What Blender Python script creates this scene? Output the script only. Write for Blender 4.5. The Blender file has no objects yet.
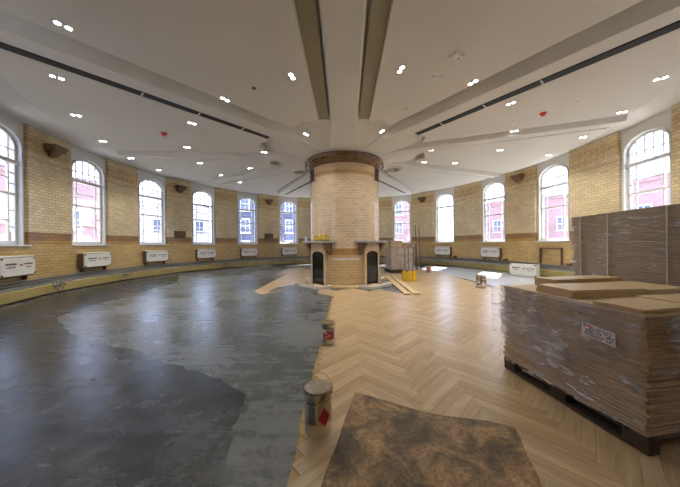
import bpy, bmesh, math, random
from mathutils import Vector, Matrix
rnd = random.Random(7)
PI = math.pi
C = bpy.context.scene.collection
sc = bpy.context.scene
CAMH, FPX, PX, PY = 1.45, 250.0, 345.0, 243.5
ROLL = math.radians(0.5)
CX, CY = 0.0, 9.4            # column centre
R2D = math.degrees

# ------------------------------------------------------------------ mesh helper
class MB:
    def __init__(s):
        s.v = []; s.f = []; s.uv = []; s.c = []
    def face(s, pts, uv=None, col=None):
        i = len(s.v); s.v += [tuple(p) for p in pts]
        s.f.append(list(range(i, i + len(pts)))); s.uv.append(uv); s.c.append(col)
    def add(s, verts, faces, col=None):
        i = len(s.v); s.v += [tuple(p) for p in verts]
        for f in faces:
            s.f.append([i + k for k in f]); s.uv.append(None); s.c.append(col)
    def box(s, c, size, rz=0, M=None, col=None):
        x, y, z = [a / 2 for a in size]
        vs = [Vector((a * x, b * y, d * z)) for a in (-1, 1) for b in (-1, 1) for d in (-1, 1)]
        R = Matrix.Rotation(rz, 3, 'Z')
        vs = [R @ v + Vector(c) for v in vs]
        if M: vs = [M @ v for v in vs]
        s.add(vs, [(0, 1, 3, 2), (4, 6, 7, 5), (0, 4, 5, 1), (2, 3, 7, 6), (0, 2, 6, 4), (1, 5, 7, 3)], col)
    def prism(s, poly, z0, z1, col=None):
        n = len(poly)
        a = sum(poly[i][0] * poly[(i + 1) % n][1] - poly[(i + 1) % n][0] * poly[i][1] for i in range(n))
        if a < 0: poly = poly[::-1]
        vs = [(x, y, z0) for x, y in poly] + [(x, y, z1) for x, y in poly]
        fs = [tuple(range(n - 1, -1, -1)), tuple(range(n, 2 * n))]
        fs += [(i, (i + 1) % n, n + (i + 1) % n, n + i) for i in range(n)]
        s.add(vs, fs, col)
    def tube(s, path, r, n=8, closed=False, col=None):
        P = [Vector(p) for p in path]; vs = []; m = len(P)
        for i, p in enumerate(P):
            a = P[i - 1] if (i > 0 or closed) else p
            b = P[(i + 1) % m] if (i < m - 1 or closed) else p
            d = (b - a).normalized()
            up = Vector((0, 0, 1)) if abs(d.z) < .95 else Vector((1, 0, 0))
            u = d.cross(up).normalized(); w = u.cross(d)
            rr = r[i] if isinstance(r, (list, tuple)) else r
            for k in range(n):
                t = 2 * PI * k / n
                vs.append(p + u * math.cos(t) * rr + w * math.sin(t) * rr)
        fs = []
        for i in range(m if closed else m - 1):
            j = (i + 1) % m
            for k in range(n):
                fs.append((i * n + k, j * n + k, j * n + (k + 1) % n, i * n + (k + 1) % n))
        if not closed:
            fs.append(tuple(range(n))); fs.append(tuple((m - 1) * n + k for k in range(n - 1, -1, -1)))
        s.add(vs, fs, col)
    def lathe(s, prof, n=32, c=(0, 0, 0), col=None):
        vs = []; m = len(prof)
        for r, z in prof:
            for k in range(n):
                t = 2 * PI * k / n
                vs.append((c[0] + r * math.cos(t), c[1] + r * math.sin(t), c[2] + z))
        fs = [(i * n + k, i * n + (k + 1) % n, (i + 1) * n + (k + 1) % n, (i + 1) * n + k) for i in range(m - 1) for k in range(n)]
        if prof[0][0] > 0: fs.append(tuple(range(n - 1, -1, -1)))
        if prof[-1][0] > 0: fs.append(tuple((m - 1) * n + k for k in range(n)))
        s.add(vs, fs, col)

def obj(name, m, mat, parent=None, smooth=False, loc=None, rz=0, kind=None, bevel=0):
    me = bpy.data.meshes.new(name)
    me.from_pydata([tuple(v) for v in m.v], [], m.f)
    if any(u is not None for u in m.uv):
        L = me.uv_layers.new(name='UVMap'); k = 0
        for f, u in zip(m.f, m.uv):
            for q in range(len(f)):
                L.data[k].uv = u[q] if u else (0, 0); k += 1
    if any(c is not None for c in m.c):
        A = me.color_attributes.new('tone', 'FLOAT_COLOR', 'CORNER'); k = 0
        for f, c in zip(m.f, m.c):
            c = 0.5 if c is None else c
            for q in range(len(f)):
                A.data[k].color = (c, c, c, 1); k += 1
    me.materials.append(mat)
    if smooth:
        bm = bmesh.new(); bm.from_mesh(me)
        bmesh.ops.remove_doubles(bm, verts=bm.verts, dist=1e-5)
        bmesh.ops.recalc_face_normals(bm, faces=bm.faces)
        bm.to_mesh(me); bm.free()
        for p in me.polygons: p.use_smooth = True
        try: me.set_sharp_from_angle(angle=math.radians(38))
        except Exception: pass
    o = bpy.data.objects.new(name, me); C.objects.link(o)
    if parent: o.parent = parent
    if loc is not None: o.location = loc
    o.rotation_euler = (0, 0, rz)
    if kind: o['kind'] = kind
    if bevel:
        b = o.modifiers.new('bevel', 'BEVEL'); b.width = bevel; b.segments = 2; b.limit_method = 'ANGLE'
    return o
def thing(name, label, cat, loc=(0, 0, 0), rz=0, group=None):
    o = bpy.data.objects.new(name, None); C.objects.link(o)
    o.empty_display_size = .1
    o.location = loc; o.rotation_euler = (0, 0, rz)
    o['label'] = label; o['category'] = cat
    if group: o['group'] = group
    return o
def tag(o, label, cat, group=None, kind=None):
    o['label'] = label; o['category'] = cat
    if group: o['group'] = group
    if kind: o['kind'] = kind
    return o
def kids(o): return [c for c in bpy.data.objects if c.parent == o]
def dup(o, parent=None):
    c = o.copy(); C.objects.link(c); c.parent = parent
    for k in kids(o): dup(k, c)
    return c
def place(px, py, h=0.0):
    """ground point seen at a pixel, at height h"""
    dx, dy = px - 340, py - 243.5
    c, s_ = math.cos(ROLL), math.sin(ROLL)
    x = dx * c - dy * s_; y = dx * s_ + dy * c
    Y = (CAMH - h) * FPX / y
    return ((x - 5) / FPX * Y, Y)

# ------------------------------------------------------------------ materials
def mat(name, col, rough=.5, metal=0, spec=None, emit=None, es=1, coat=0):
    m = bpy.data.materials.new(name); m.use_nodes = True
    b = m.node_tree.nodes['Principled BSDF']
    b.inputs['Base Color'].default_value = (*col, 1); b.inputs['Roughness'].default_value = rough
    b.inputs['Metallic'].default_value = metal
    if coat: b.inputs['Coat Weight'].default_value = coat; b.inputs['Coat Roughness'].default_value = .1
    if emit:
        b.inputs['Emission Color'].default_value = (*emit, 1); b.inputs['Emission Strength'].default_value = es
    return m
def N(m, t, **kw):
    n = m.node_tree.nodes.new(t)
    for k, v in kw.items():
        if k in n.inputs.keys(): n.inputs[k].default_value = v
        else: setattr(n, k, v)
    return n
def LK(m, a, b): m.node_tree.links.new(a, b)
def ramp(m, src, stops, interp='LINEAR'):
    r = N(m, 'ShaderNodeValToRGB'); r.color_ramp.interpolation = interp
    e = r.color_ramp.elements
    while len(e) < len(stops): e.new(.5)
    for k, (p, c) in enumerate(stops):
        e[k].position = p; e[k].color = (*c, 1) if len(c) == 3 else c
    LK(m, src, r.inputs[0]); return r
def noisy(name, c1, c2, scale=3, rough=(.4, .6), detail=6, bump=0, bscale=None, metal=0, coords='Object', dist=0, stretch=None):
    m = mat(name, c1, rough[0], metal); b = m.node_tree.nodes['Principled BSDF']
    tc = N(m, 'ShaderNodeTexCoord'); src = tc.outputs[coords]
    if stretch:
        mp = N(m, 'ShaderNodeMapping'); mp.inputs['Scale'].default_value = stretch; LK(m, src, mp.inputs[0]); src = mp.outputs[0]
    n = N(m, 'ShaderNodeTexNoise', Scale=scale, Detail=detail, Distortion=dist); LK(m, src, n.inputs['Vector'])
    r = ramp(m, n.outputs[0], [(.32, c1), (.68, c2)]); LK(m, r.outputs[0], b.inputs['Base Color'])
    q = N(m, 'ShaderNodeMapRange'); q.inputs['From Min'].default_value = .3; q.inputs['From Max'].default_value = .7
    q.inputs['To Min'].default_value = rough[0]; q.inputs['To Max'].default_value = rough[1]
    LK(m, n.outputs[0], q.inputs[0]); LK(m, q.outputs[0], b.inputs['Roughness'])
    if bump:
        n2 = N(m, 'ShaderNodeTexNoise', Scale=bscale or scale * 6, Detail=4); LK(m, src, n2.inputs['Vector'])
        bp = N(m, 'ShaderNodeBump', Strength=bump, Distance=.02); LK(m, n2.outputs[0], bp.inputs['Height']); LK(m, bp.outputs[0], b.inputs['Normal'])
    return m
def brick_mat(name, zones, frieze=None, bw=.215, rh=.090, rough=.22, mortar=(.62, .58, .5)):
    m = mat(name, (1, 1, 1), rough); b = m.node_tree.nodes['Principled BSDF']
    tc = N(m, 'ShaderNodeTexCoord')
    bt = N(m, 'ShaderNodeTexBrick'); bt.offset = .5
    for k, v in (('Color1', (.86, .86, .86, 1)), ('Color2', (1.08, 1.06, 1.0, 1)), ('Mortar', (*mortar, 1)), ('Scale', 1), ('Mortar Size', .008), ('Mortar Smooth', .3), ('Bias', 0), ('Brick Width', bw), ('Row Height', rh)):
        bt.inputs[k].default_value = v
    LK(m, tc.outputs['UV'], bt.inputs['Vector'])
    sp = N(m, 'ShaderNodeSeparateXYZ'); LK(m, tc.outputs['UV'], sp.inputs[0])
    dv = N(m, 'ShaderNodeMath', operation='DIVIDE'); dv.inputs[1].default_value = 5.0; LK(m, sp.outputs[1], dv.inputs[0])
    rp = ramp(m, dv.outputs[0], [(h / 5.0, c) for h, c in zones], 'CONSTANT')
    nz = N(m, 'ShaderNodeTexNoise', Scale=1.1, Detail=5); LK(m, tc.outputs['UV'], nz.inputs['Vector'])
    nr = ramp(m, nz.outputs[0], [(.3, (.86, .84, .8)), (.7, (1.06, 1.05, 1.03))])
    mx = N(m, 'ShaderNodeMix', data_type='RGBA', blend_type='MULTIPLY'); mx.inputs[0].default_value = 1
    LK(m, rp.outputs[0], mx.inputs[6]); LK(m, bt.outputs[0], mx.inputs[7])
    m2 = N(m, 'ShaderNodeMix', data_type='RGBA', blend_type='MULTIPLY'); m2.inputs[0].default_value = 1
    LK(m, mx.outputs[2], m2.inputs[6]); LK(m, nr.outputs[0], m2.inputs[7]); out = m2.outputs[2]
    if frieze:
        mp = N(m, 'ShaderNodeMapping'); mp.inputs['Rotation'].default_value = (0, 0, PI / 4); LK(m, tc.outputs['UV'], mp.inputs[0])
        ck = N(m, 'ShaderNodeTexChecker', Scale=7.0); ck.inputs[1].default_value = (1, 1, 1, 1); ck.inputs[2].default_value = (.66, .5, .33, 1); LK(m, mp.outputs[0], ck.inputs['Vector'])
        g1 = N(m, 'ShaderNodeMath', operation='GREATER_THAN'); g1.inputs[1].default_value = frieze[0]; LK(m, sp.outputs[1], g1.inputs[0])
        g2 = N(m, 'ShaderNodeMath', operation='LESS_THAN'); g2.inputs[1].default_value = frieze[1]; LK(m, sp.outputs[1], g2.inputs[0])
        g3 = N(m, 'ShaderNodeMath', operation='MULTIPLY'); LK(m, g1.outputs[0], g3.inputs[0]); LK(m, g2.outputs[0], g3.inputs[1])
        g4 = N(m, 'ShaderNodeMath', operation='MULTIPLY'); g4.inputs[1].default_value = .32; LK(m, g3.outputs[0], g4.inputs[0])
        m3 = N(m, 'ShaderNodeMix', data_type='RGBA', blend_type='MULTIPLY'); LK(m, g4.outputs[0], m3.inputs[0]); LK(m, out, m3.inputs[6]); LK(m, ck.outputs[0], m3.inputs[7]); out = m3.outputs[2]
    LK(m, out, b.inputs['Base Color'])
    iv = N(m, 'ShaderNodeMath', operation='SUBTRACT'); iv.inputs[0].default_value = 1; LK(m, bt.outputs['Fac'], iv.inputs[1])
    bp = N(m, 'ShaderNodeBump', Strength=.5, Distance=.006); LK(m, iv.outputs[0], bp.inputs['Height'])
    n3 = N(m, 'ShaderNodeTexNoise', Scale=6, Detail=2); LK(m, tc.outputs['UV'], n3.inputs['Vector'])
    b2 = N(m, 'ShaderNodeBump', Strength=.25, Distance=.02); LK(m, n3.outputs[0], b2.inputs['Height']); LK(m, bp.outputs[0], b2.inputs['Normal'])
    LK(m, b2.outputs[0], b.inputs['Normal'])
    return m

BUFF = (.77, .65, .43); BUFF2 = (.69, .55, .33); DEEP = (.62, .45, .21); BROWN = (.33, .19, .08)
M_wall = brick_mat('glazed_wall_brick', [(0, DEEP), (1.5, (.50, .30, .09)), (1.62, BROWN), (1.84, BUFF), (3.92, BUFF2), (4.02, BUFF), (4.12, (.70, .54, .31)), (4.62, BUFF)], frieze=(4.12, 4.62))
M_col = brick_mat('glazed_column_brick', [(0, (.58, .42, .23)), (1.06, (.42, .24, .10)), (1.28, (.66, .53, .36)), (3.74, (.52, .34, .15)), (3.86, (.64, .49, .30))], rough=.11, bw=.20, rh=.090, mortar=(1.25, 1.25, 1.25))
M_sur = brick_mat('glazed_surround_brick', [(0, (.60, .46, .28)), (1.1, (.64, .50, .32))], rough=.11, bw=.20, rh=.090, mortar=(1.25, 1.25, 1.25))
M_white = mat('white_paint', (.72, .72, .70), .35)
M_ceil = noisy('ceiling_plaster', (.68, .66, .61), (.72, .70, .65), 1.2, (.75, .85))
M_slot = mat('slot_black', (.012, .012, .012), .7)
M_gap = mat('recess_shade_olive', (.36, .34, .25), .8)  # darkness of the ceiling recess put into this olive colour
M_terra = noisy('terracotta', (.13, .065, .026), (.20, .10, .04), 5, (.22, .35), bump=.1, bscale=30)
M_corbel = noisy('brown_corbel', (.13, .075, .035), (.22, .13, .06), 9, (.4, .6), bump=.3, bscale=40)
M_stone = noisy('grey_stone', (.28, .26, .24), (.40, .37, .33), 5, (.5, .7), bump=.2)
M_kerb = noisy('pale_kerb_stone', (.48, .43, .36), (.60, .55, .47), 5, (.5, .7), bump=.2)
M_black = mat('near_black', (.008, .008, .008), .5)  # near black for the firebox linings and grille slats
M_fireglass = mat('firebox_black', (.012, .013, .014), .12)
M_base = noisy('yellow_baseboard', (.34, .26, .09), (.43, .34, .13), 3, (.4, .6))
M_tray = noisy('galvanised_tray', (.25, .28, .28), (.38, .41, .41), 4, (.35, .5), metal=.6)
M_pipe = mat('grey_pipe', (.22, .25, .26), .4, .5)
M_darkpipe = mat('dark_pipe', (.07, .07, .08), .4, .4)
M_cover = noisy('white_card', (.72, .71, .66), (.80, .79, .74), 5, (.5, .6))
M_frame = mat('brown_steel_frame', (.14, .075, .04), .5)
M_ink = mat('ink_dark', (.05, .05, .055), .6)
M_red = mat('red_print', (.52, .02, .015), .45)
M_tin = noisy('tinplate', (.58, .56, .50), (.74, .71, .63), 2.5, (.12, .24), metal=1, bump=.05, bscale=8)
M_tin2 = noisy('tinplate_lid', (.55, .54, .50), (.74, .72, .66), 8, (.25, .4), metal=1)
M_label = mat('white_label', (.72, .72, .76), .4)
M_yellow = mat('yellow_plastic', (.72, .47, .02), .35)
M_cap = mat('red_cap', (.45, .05, .02), .4)
M_pallet = noisy('pallet_timber', (.03, .021, .014), (.07, .048, .028), 3, (.7, .9), stretch=(1, 8, 8))
M_glue = noisy('adhesive', (.30, .185, .03), (.44, .29, .06), 9, (.35, .6), bump=.5, bscale=25)
M_strap = mat('clear_strap', (.55, .52, .46), .3)
M_red2 = mat('red_detector', (.6, .02, .01), .4)
M_lamp = mat('lamp_glow', (1, 1, 1), .5, emit=(1, .97, .92), es=30)
M_chrome = mat('lamp_trim', (.65, .65, .65), .35, .2)
M_grill = mat('grille_bronze', (.16, .12, .07), .5)
M_rope = noisy('golden_rope', (.42, .26, .04), (.75, .52, .10), 30, (.6, .8))
M_bottle = mat('pale_bottle', (.7, .75, .8), .1)

# screed floor
def screed(name, a, b_, c_, rough, seed):
    m = mat(name, a, .3); b = m.node_tree.nodes['Principled BSDF']
    tc = N(m, 'ShaderNodeTexCoord'); mp = N(m, 'ShaderNodeMapping'); mp.inputs['Location'].default_value = (seed, seed, 0); LK(m, tc.outputs['Object'], mp.inputs[0])
    n1 = N(m, 'ShaderNodeTexNoise', Scale=.45, Detail=7, Roughness=.6, Distortion=.6); LK(m, mp.outputs[0], n1.inputs['Vector'])
    n2 = N(m, 'ShaderNodeTexNoise', Scale=5.0, Detail=8, Roughness=.7, Distortion=1.2); LK(m, mp.outputs[0], n2.inputs['Vector'])
    m4 = N(m, 'ShaderNodeMapping'); m4.inputs['Rotation'].default_value = (0, 0, .6); m4.inputs['Scale'].default_value = (1.0, 7, 1); LK(m, mp.outputs[0], m4.inputs[0])
    n3 = N(m, 'ShaderNodeTexNoise', Scale=1.2, Detail=6, Roughness=.65, Distortion=.8); LK(m, m4.outputs[0], n3.inputs['Vector'])
    a1 = N(m, 'ShaderNodeMath', operation='MULTIPLY_ADD'); a1.inputs[1].default_value = .30; LK(m, n2.outputs[0], a1.inputs[0]); 
    sc1 = N(m, 'ShaderNodeMath', operation='MULTIPLY'); sc1.inputs[1].default_value = .40; LK(m, n1.outputs[0], sc1.inputs[0]); LK(m, sc1.outputs[0], a1.inputs[2])
    a2 = N(m, 'ShaderNodeMath', operation='MULTIPLY_ADD'); a2.inputs[1].default_value = .30; LK(m, n3.outputs[0], a2.inputs[0]); LK(m, a1.outputs[0], a2.inputs[2])
    r = ramp(m, a2.outputs[0], [(.38, a), (.50, b_), (.64, c_)]); LK(m, r.outputs[0], b.inputs['Base Color'])
    q = N(m, 'ShaderNodeMapRange'); q.inputs['From Min'].default_value = .38; q.inputs['From Max'].default_value = .62
    q.inputs['To Min'].default_value = rough[0]; q.inputs['To Max'].default_value = rough[1]; LK(m, a2.outputs[0], q.inputs[0]); LK(m, q.outputs[0], b.inputs['Roughness'])
    bp = N(m, 'ShaderNodeBump', Strength=.25, Distance=.02); LK(m, n2.outputs[0], bp.inputs['Height']); LK(m, bp.outputs[0], b.inputs['Normal'])
    return m
M_screed = screed('screed_grey', (.040, .046, .045), (.078, .086, .084), (.175, .185, .18), (.14, .42), 3)
M_primer = screed('primer_dark', (.008, .011, .014), (.016, .020, .023), (.038, .046, .048), (.12, .34), 11)  # blue cast is sky reflection mixed into the primer's own dark colour
M_pale = screed('screed_pale', (.30, .31, .31), (.40, .41, .41), (.50, .51, .51), (.3, .5), 5)

def wood(name, cols, rough=.35, attr='tone', gs=1.0, lines=.5):
    m = mat(name, cols[0], rough); b = m.node_tree.nodes['Principled BSDF']
    at = N(m, 'ShaderNodeAttribute'); at.attribute_name = attr
    tc = N(m, 'ShaderNodeTexCoord'); mp = N(m, 'ShaderNodeMapping'); mp.inputs['Scale'].default_value = (2.5 * gs, 28 * gs, 1); LK(m, tc.outputs['UV'], mp.inputs[0])
    nz = N(m, 'ShaderNodeTexNoise', Scale=1.0, Detail=5, Roughness=.6, Distortion=.8); LK(m, mp.outputs[0], nz.inputs['Vector'])
    r1 = ramp(m, at.outputs['Fac'], [(0, cols[0]), (.5, cols[1]), (1, cols[2])])
    r2 = ramp(m, nz.outputs[0], [(.35, (1 - lines * .5, 1 - lines * .58, 1 - lines * .68)), (.62, (1.03, 1.03, 1.03))])
    mx = N(m, 'ShaderNodeMix', data_type='RGBA', blend_type='MULTIPLY'); mx.inputs[0].default_value = 1
    LK(m, r1.outputs[0], mx.inputs[6]); LK(m, r2.outputs[0], mx.inputs[7]); LK(m, mx.outputs[2], b.inputs['Base Color'])
    return m
M_oak = wood('oak_parquet', [(.40, .28, .15), (.46, .335, .19), (.52, .39, .235)], .30, lines=.45)
M_board = noisy('oak_board', (.52, .38, .20), (.64, .48, .27), 4, (.4, .55), stretch=(1, 9, 30))
M_boardside = noisy('board_edges', (.30, .21, .13), (.62, .46, .30), 5, (.5, .7), stretch=(1.5, 1.5, 40))
M_boardside2 = noisy('board_edges_dark', (.13, .10, .07), (.38, .29, .20), 5, (.5, .7), stretch=(1.2, 1.2, 40))

# cling film
def film(name, opac=.10, scale=5.0, tint=(.8, .8, .84), base=.6):
    m = bpy.data.materials.new(name); m.use_nodes = True; nt = m.node_tree; nt.nodes.clear()
    out = N(m, 'ShaderNodeOutputMaterial'); tr = N(m, 'ShaderNodeBsdfTransparent'); pr = N(m, 'ShaderNodeBsdfPrincipled')
    pr.inputs['Base Color'].default_value = (*tint, 1); pr.inputs['Roughness'].default_value = .12
    pr.inputs['Specular IOR Level'].default_value = 1
    tc = N(m, 'ShaderNodeTexCoord')
    mp = N(m, 'ShaderNodeMapping'); mp.inputs['Scale'].default_value = (1, 1, 4.5); mp.inputs['Rotation'].default_value = (.55, .1, 0); LK(m, tc.outputs['Object'], mp.inputs[0])
    nz = N(m, 'ShaderNodeTexNoise', Scale=scale, Detail=8, Roughness=.7, Distortion=.6); LK(m, mp.outputs[0], nz.inputs['Vector'])
    bg_ = N(m, 'ShaderNodeTexNoise', Scale=scale * .45, Detail=3); LK(m, tc.outputs['Object'], bg_.inputs['Vector'])
    bp = N(m, 'ShaderNodeBump', Strength=1.0, Distance=.05); LK(m, nz.outputs[0], bp.inputs['Height']); LK(m, bp.outputs[0], pr.inputs['Normal'])
    r = ramp(m, nz.outputs[0], [(.42, (opac * base,) * 3), (.56, (opac,) * 3), (.63, (min(1, opac * 4.5),) * 3), (.66, (opac * 1.2,) * 3)])  # narrow opaque peak paints whitish highlight streaks into the film
    r2 = ramp(m, bg_.outputs[0], [(.4, (.35,) * 3), (.62, (1.6,) * 3)])
    mu = N(m, 'ShaderNodeMath', operation='MULTIPLY', use_clamp=True); LK(m, r.outputs[0], mu.inputs[0]); LK(m, r2.outputs[0], mu.inputs[1])
    mx = N(m, 'ShaderNodeMixShader'); LK(m, mu.outputs[0], mx.inputs[0]); LK(m, tr.outputs[0], mx.inputs[1]); LK(m, pr.outputs[0], mx.inputs[2]); LK(m, mx.outputs[0], out.inputs[0])
    return m
M_film = film('cling_film', .22, 5.0)
M_haze = film('milky_film', .34, 6.0, base=.9)
M_film2 = film('cling_film_loose', .15, 4.0)
def glassmat():
    m = bpy.data.materials.new('window_glass'); m.use_nodes = True; nt = m.node_tree; nt.nodes.clear()
    out = N(m, 'ShaderNodeOutputMaterial'); tr = N(m, 'ShaderNodeBsdfTransparent'); gl = N(m, 'ShaderNodeBsdfGlossy', Roughness=.02)
    tr.inputs[0].default_value = (.95, .96, 1, 1)
    mx = N(m, 'ShaderNodeMixShader'); mx.inputs[0].default_value = .06
    LK(m, tr.outputs[0], mx.inputs[1]); LK(m, gl.outputs[0], mx.inputs[2]); LK(m, mx.outputs[0], out.inputs[0]); return m
M_glass = glassmat()
def sheet_mat():
    m = mat('dirty_hardboard', (.2, .1, .04), .55); b = m.node_tree.nodes['Principled BSDF']
    tc = N(m, 'ShaderNodeTexCoord')
    n1 = N(m, 'ShaderNodeTexNoise', Scale=3.2, Detail=10, Roughness=.74, Distortion=.7); LK(m, tc.outputs['Object'], n1.inputs['Vector'])
    r1 = ramp(m, n1.outputs[0], [(.35, (.04, .028, .01)), (.44, (.11, .07, .024)), (.51, (.23, .135, .05)), (.58, (.38, .225, .095)), (.67, (.56, .39, .20))]);
    n2 = N(m, 'ShaderNodeTexNoise', Scale=24, Detail=6, Roughness=.7, Distortion=2); LK(m, tc.outputs['Object'], n2.inputs['Vector'])
    r2 = ramp(m, n2.outputs[0], [(.40, (.45, .42, .36)), (.55, (1, 1, 1))])
    mx = N(m, 'ShaderNodeMix', data_type='RGBA', blend_type='MULTIPLY'); mx.inputs[0].default_value = .8
    LK(m, r1.outputs[0], mx.inputs[6]); LK(m, r2.outputs[0], mx.inputs[7]); LK(m, mx.outputs[2], b.inputs['Base Color'])
    bp = N(m, 'ShaderNodeBump', Strength=.6, Distance=.01); LK(m, n2.outputs[0], bp.inputs['Height']); LK(m, bp.outputs[0], b.inputs['Normal'])
    return m
M_sheet = sheet_mat()

# ------------------------------------------------------------------ wall layout
CEIL = 4.87; SILL = 1.45; OW = .72; DEP = .42
def circ(az):      # az in degrees from the far axis, + right
    a = math.radians(az); return (9.26 * math.sin(a), 9.8 + 9.26 * math.cos(a))
WP = [circ(a) for a in (-145, -128.6, -111.9, -94.2, -77.3, -60.5, -43.6, -26, -8.7)] + [(1.41, 18.95), (4.1, 18.0), (6.28, 15.85), (7.64, 12.95), (8.38, 10.15), (8.45, 7.1), (7.6, 4.1), (5.85, 1.6)]
NW = len(WP)
ENDL, ENDR = (-4.0, 1.25), (4.6, .35)
full = [ENDL] + WP + [ENDR]
W = []
for i in range(1, NW + 1):
    a, b = Vector(full[i - 1]), Vector(full[i + 1])
    p = Vector(full[i]); t = ((p - a).normalized() + (b - p).normalized()).normalized(); n = Vector((t.y, -t.x))   # n points inward
    W.append((p, t, n))
# inner wall line: list of (point, normal, in_opening)
path = []
def bez(p0, t0, p1, t1, k=6):
    L = (p1 - p0).length / 3; out = []
    for i in range(k + 1):
        u = i / k; q = (1 - u) ** 3 * p0 + 3 * (1 - u) ** 2 * u * (p0 + t0 * L) + 3 * (1 - u) * u * u * (p1 - t1 * L) + u ** 3 * p1
        out.append(q)
    return out
segs = []   # (kind, pts)
p, t, n = W[0]
segs.append(('pier', [Vector(ENDL), p - t * OW]))
for i in range(NW):
    p, t, n = W[i]
    segs.append(('open', [p - t * OW, p + t * OW]))
    if i < NW - 1:
        p2, t2, n2 = W[i + 1]; segs.append(('pier', bez(p + t * OW, t, p2 - t2 * OW, t2)))
p, t, n = W[-1]; segs.append(('pier', [p + t * OW, Vector(ENDR)]))
def line_of(seglist):
    pts = []
    for k, s_ in seglist:
        for q in s_:
            if not pts or (pts[-1] - q).length > 1e-4: pts.append(q)
    return pts
def offs(pts, d):
    out = []
    for i, p in enumerate(pts):
        a = pts[max(0, i - 1)]; b = pts[min(len(pts) - 1, i + 1)]
        t = (b - a).normalized(); out.append(p + Vector((t.y, -t.x)) * d)
    return out
def build_wall(name, i0, i1):
    m = MB(); u = 0.0
    for si in range(i0, i1):
        kind, pts = segs[si]
        top = CEIL if kind == 'pier' else SILL
        for a, b in zip(pts, pts[1:]):
            L = (b - a).length; 
            m.face([(a.x, a.y, 0), (b.x, b.y, 0), (b.x, b.y, top), (a.x, a.y, top)], [(u, 0), (u + L, 0), (u + L, top), (u, top)])
            u += L
        if kind == 'open':
            p, t, n = W[(si - 1) // 2]
            for e, sg in ((pts[0], 1), (pts[1], -1)):
                o = e - n * DEP; uu = u if sg < 0 else u - 2 * OW
                m.face([(e.x, e.y, SILL), (o.x, o.y, SILL), (o.x, o.y, CEIL), (e.x, e.y, CEIL)], [(uu, SILL), (uu - sg * DEP, SILL), (uu - sg * DEP, CEIL), (uu, CEIL)])
            a, b = pts; ao, bo = a - n * DEP, b - n * DEP
            m.face([(a.x, a.y, SILL), (b.x, b.y, SILL), (bo.x, bo.y, SILL), (ao.x, ao.y, SILL)], [(0, 0)] * 4)
    # outer skin
    pts = []
    u = 0
    for si in range(i0, i1):
        kind, ps = segs[si]; top = CEIL + .35 if kind == 'pier' else SILL
        if kind == 'open': n = W[(si - 1) // 2][2]; oo = [q - n * DEP for q in ps]
        else:
            nA = W[(si // 2) - 1][2] if si > 0 else W[0][2]; nB = W[si // 2][2] if si < len(segs) - 1 else W[-1][2]
            k = len(ps) - 1; oo = [q - (nA.lerp(nB, i / k)).normalized() * DEP for i, q in enumerate(ps)]
        for a, b in zip(oo, oo[1:]):
            m.face([(b.x, b.y, -.3), (a.x, a.y, -.3), (a.x, a.y, top), (b.x, b.y, top)], [(u, 0), (u + 1, 0), (u + 1, top), (u, top)]); u += 1
        if kind == 'pier':
            for a, b, c, d in zip(ps, ps[1:], oo, oo[1:]):
                m.face([(a.x, a.y, CEIL), (b.x, b.y, CEIL), (d.x, d.y, CEIL + .35), (c.x, c.y, CEIL + .35)], [(0, 0)] * 4)
    return obj(name, m, M_wall, kind='structure')
k1, k2 = 1 + 2 * 7 + 0, 1 + 2 * 11
wl = build_wall('wall_left', 0, 15); wb = build_wall('wall_back', 15, 22); wr = build_wall('wall_right', 22, len(segs))
# entrance lobby walls behind the camera
m = MB()
def flat(m, a, b, h=CEIL):
    a, b = Vector(a), Vector(b); L = (b - a).length
    m.face([(a.x, a.y, 0), (b.x, b.y, 0), (b.x, b.y, h), (a.x, a.y, h)], [(0, 0), (L, 0), (L, h), (0, h)])
flat(m, (-4.0, -3.2), ENDL); flat(m, (4.6, -3.2), (-4.0, -3.2)); flat(m, ENDR, (4.6, -3.2))
obj('wall_front', m, M_wall, kind='structure')

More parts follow.
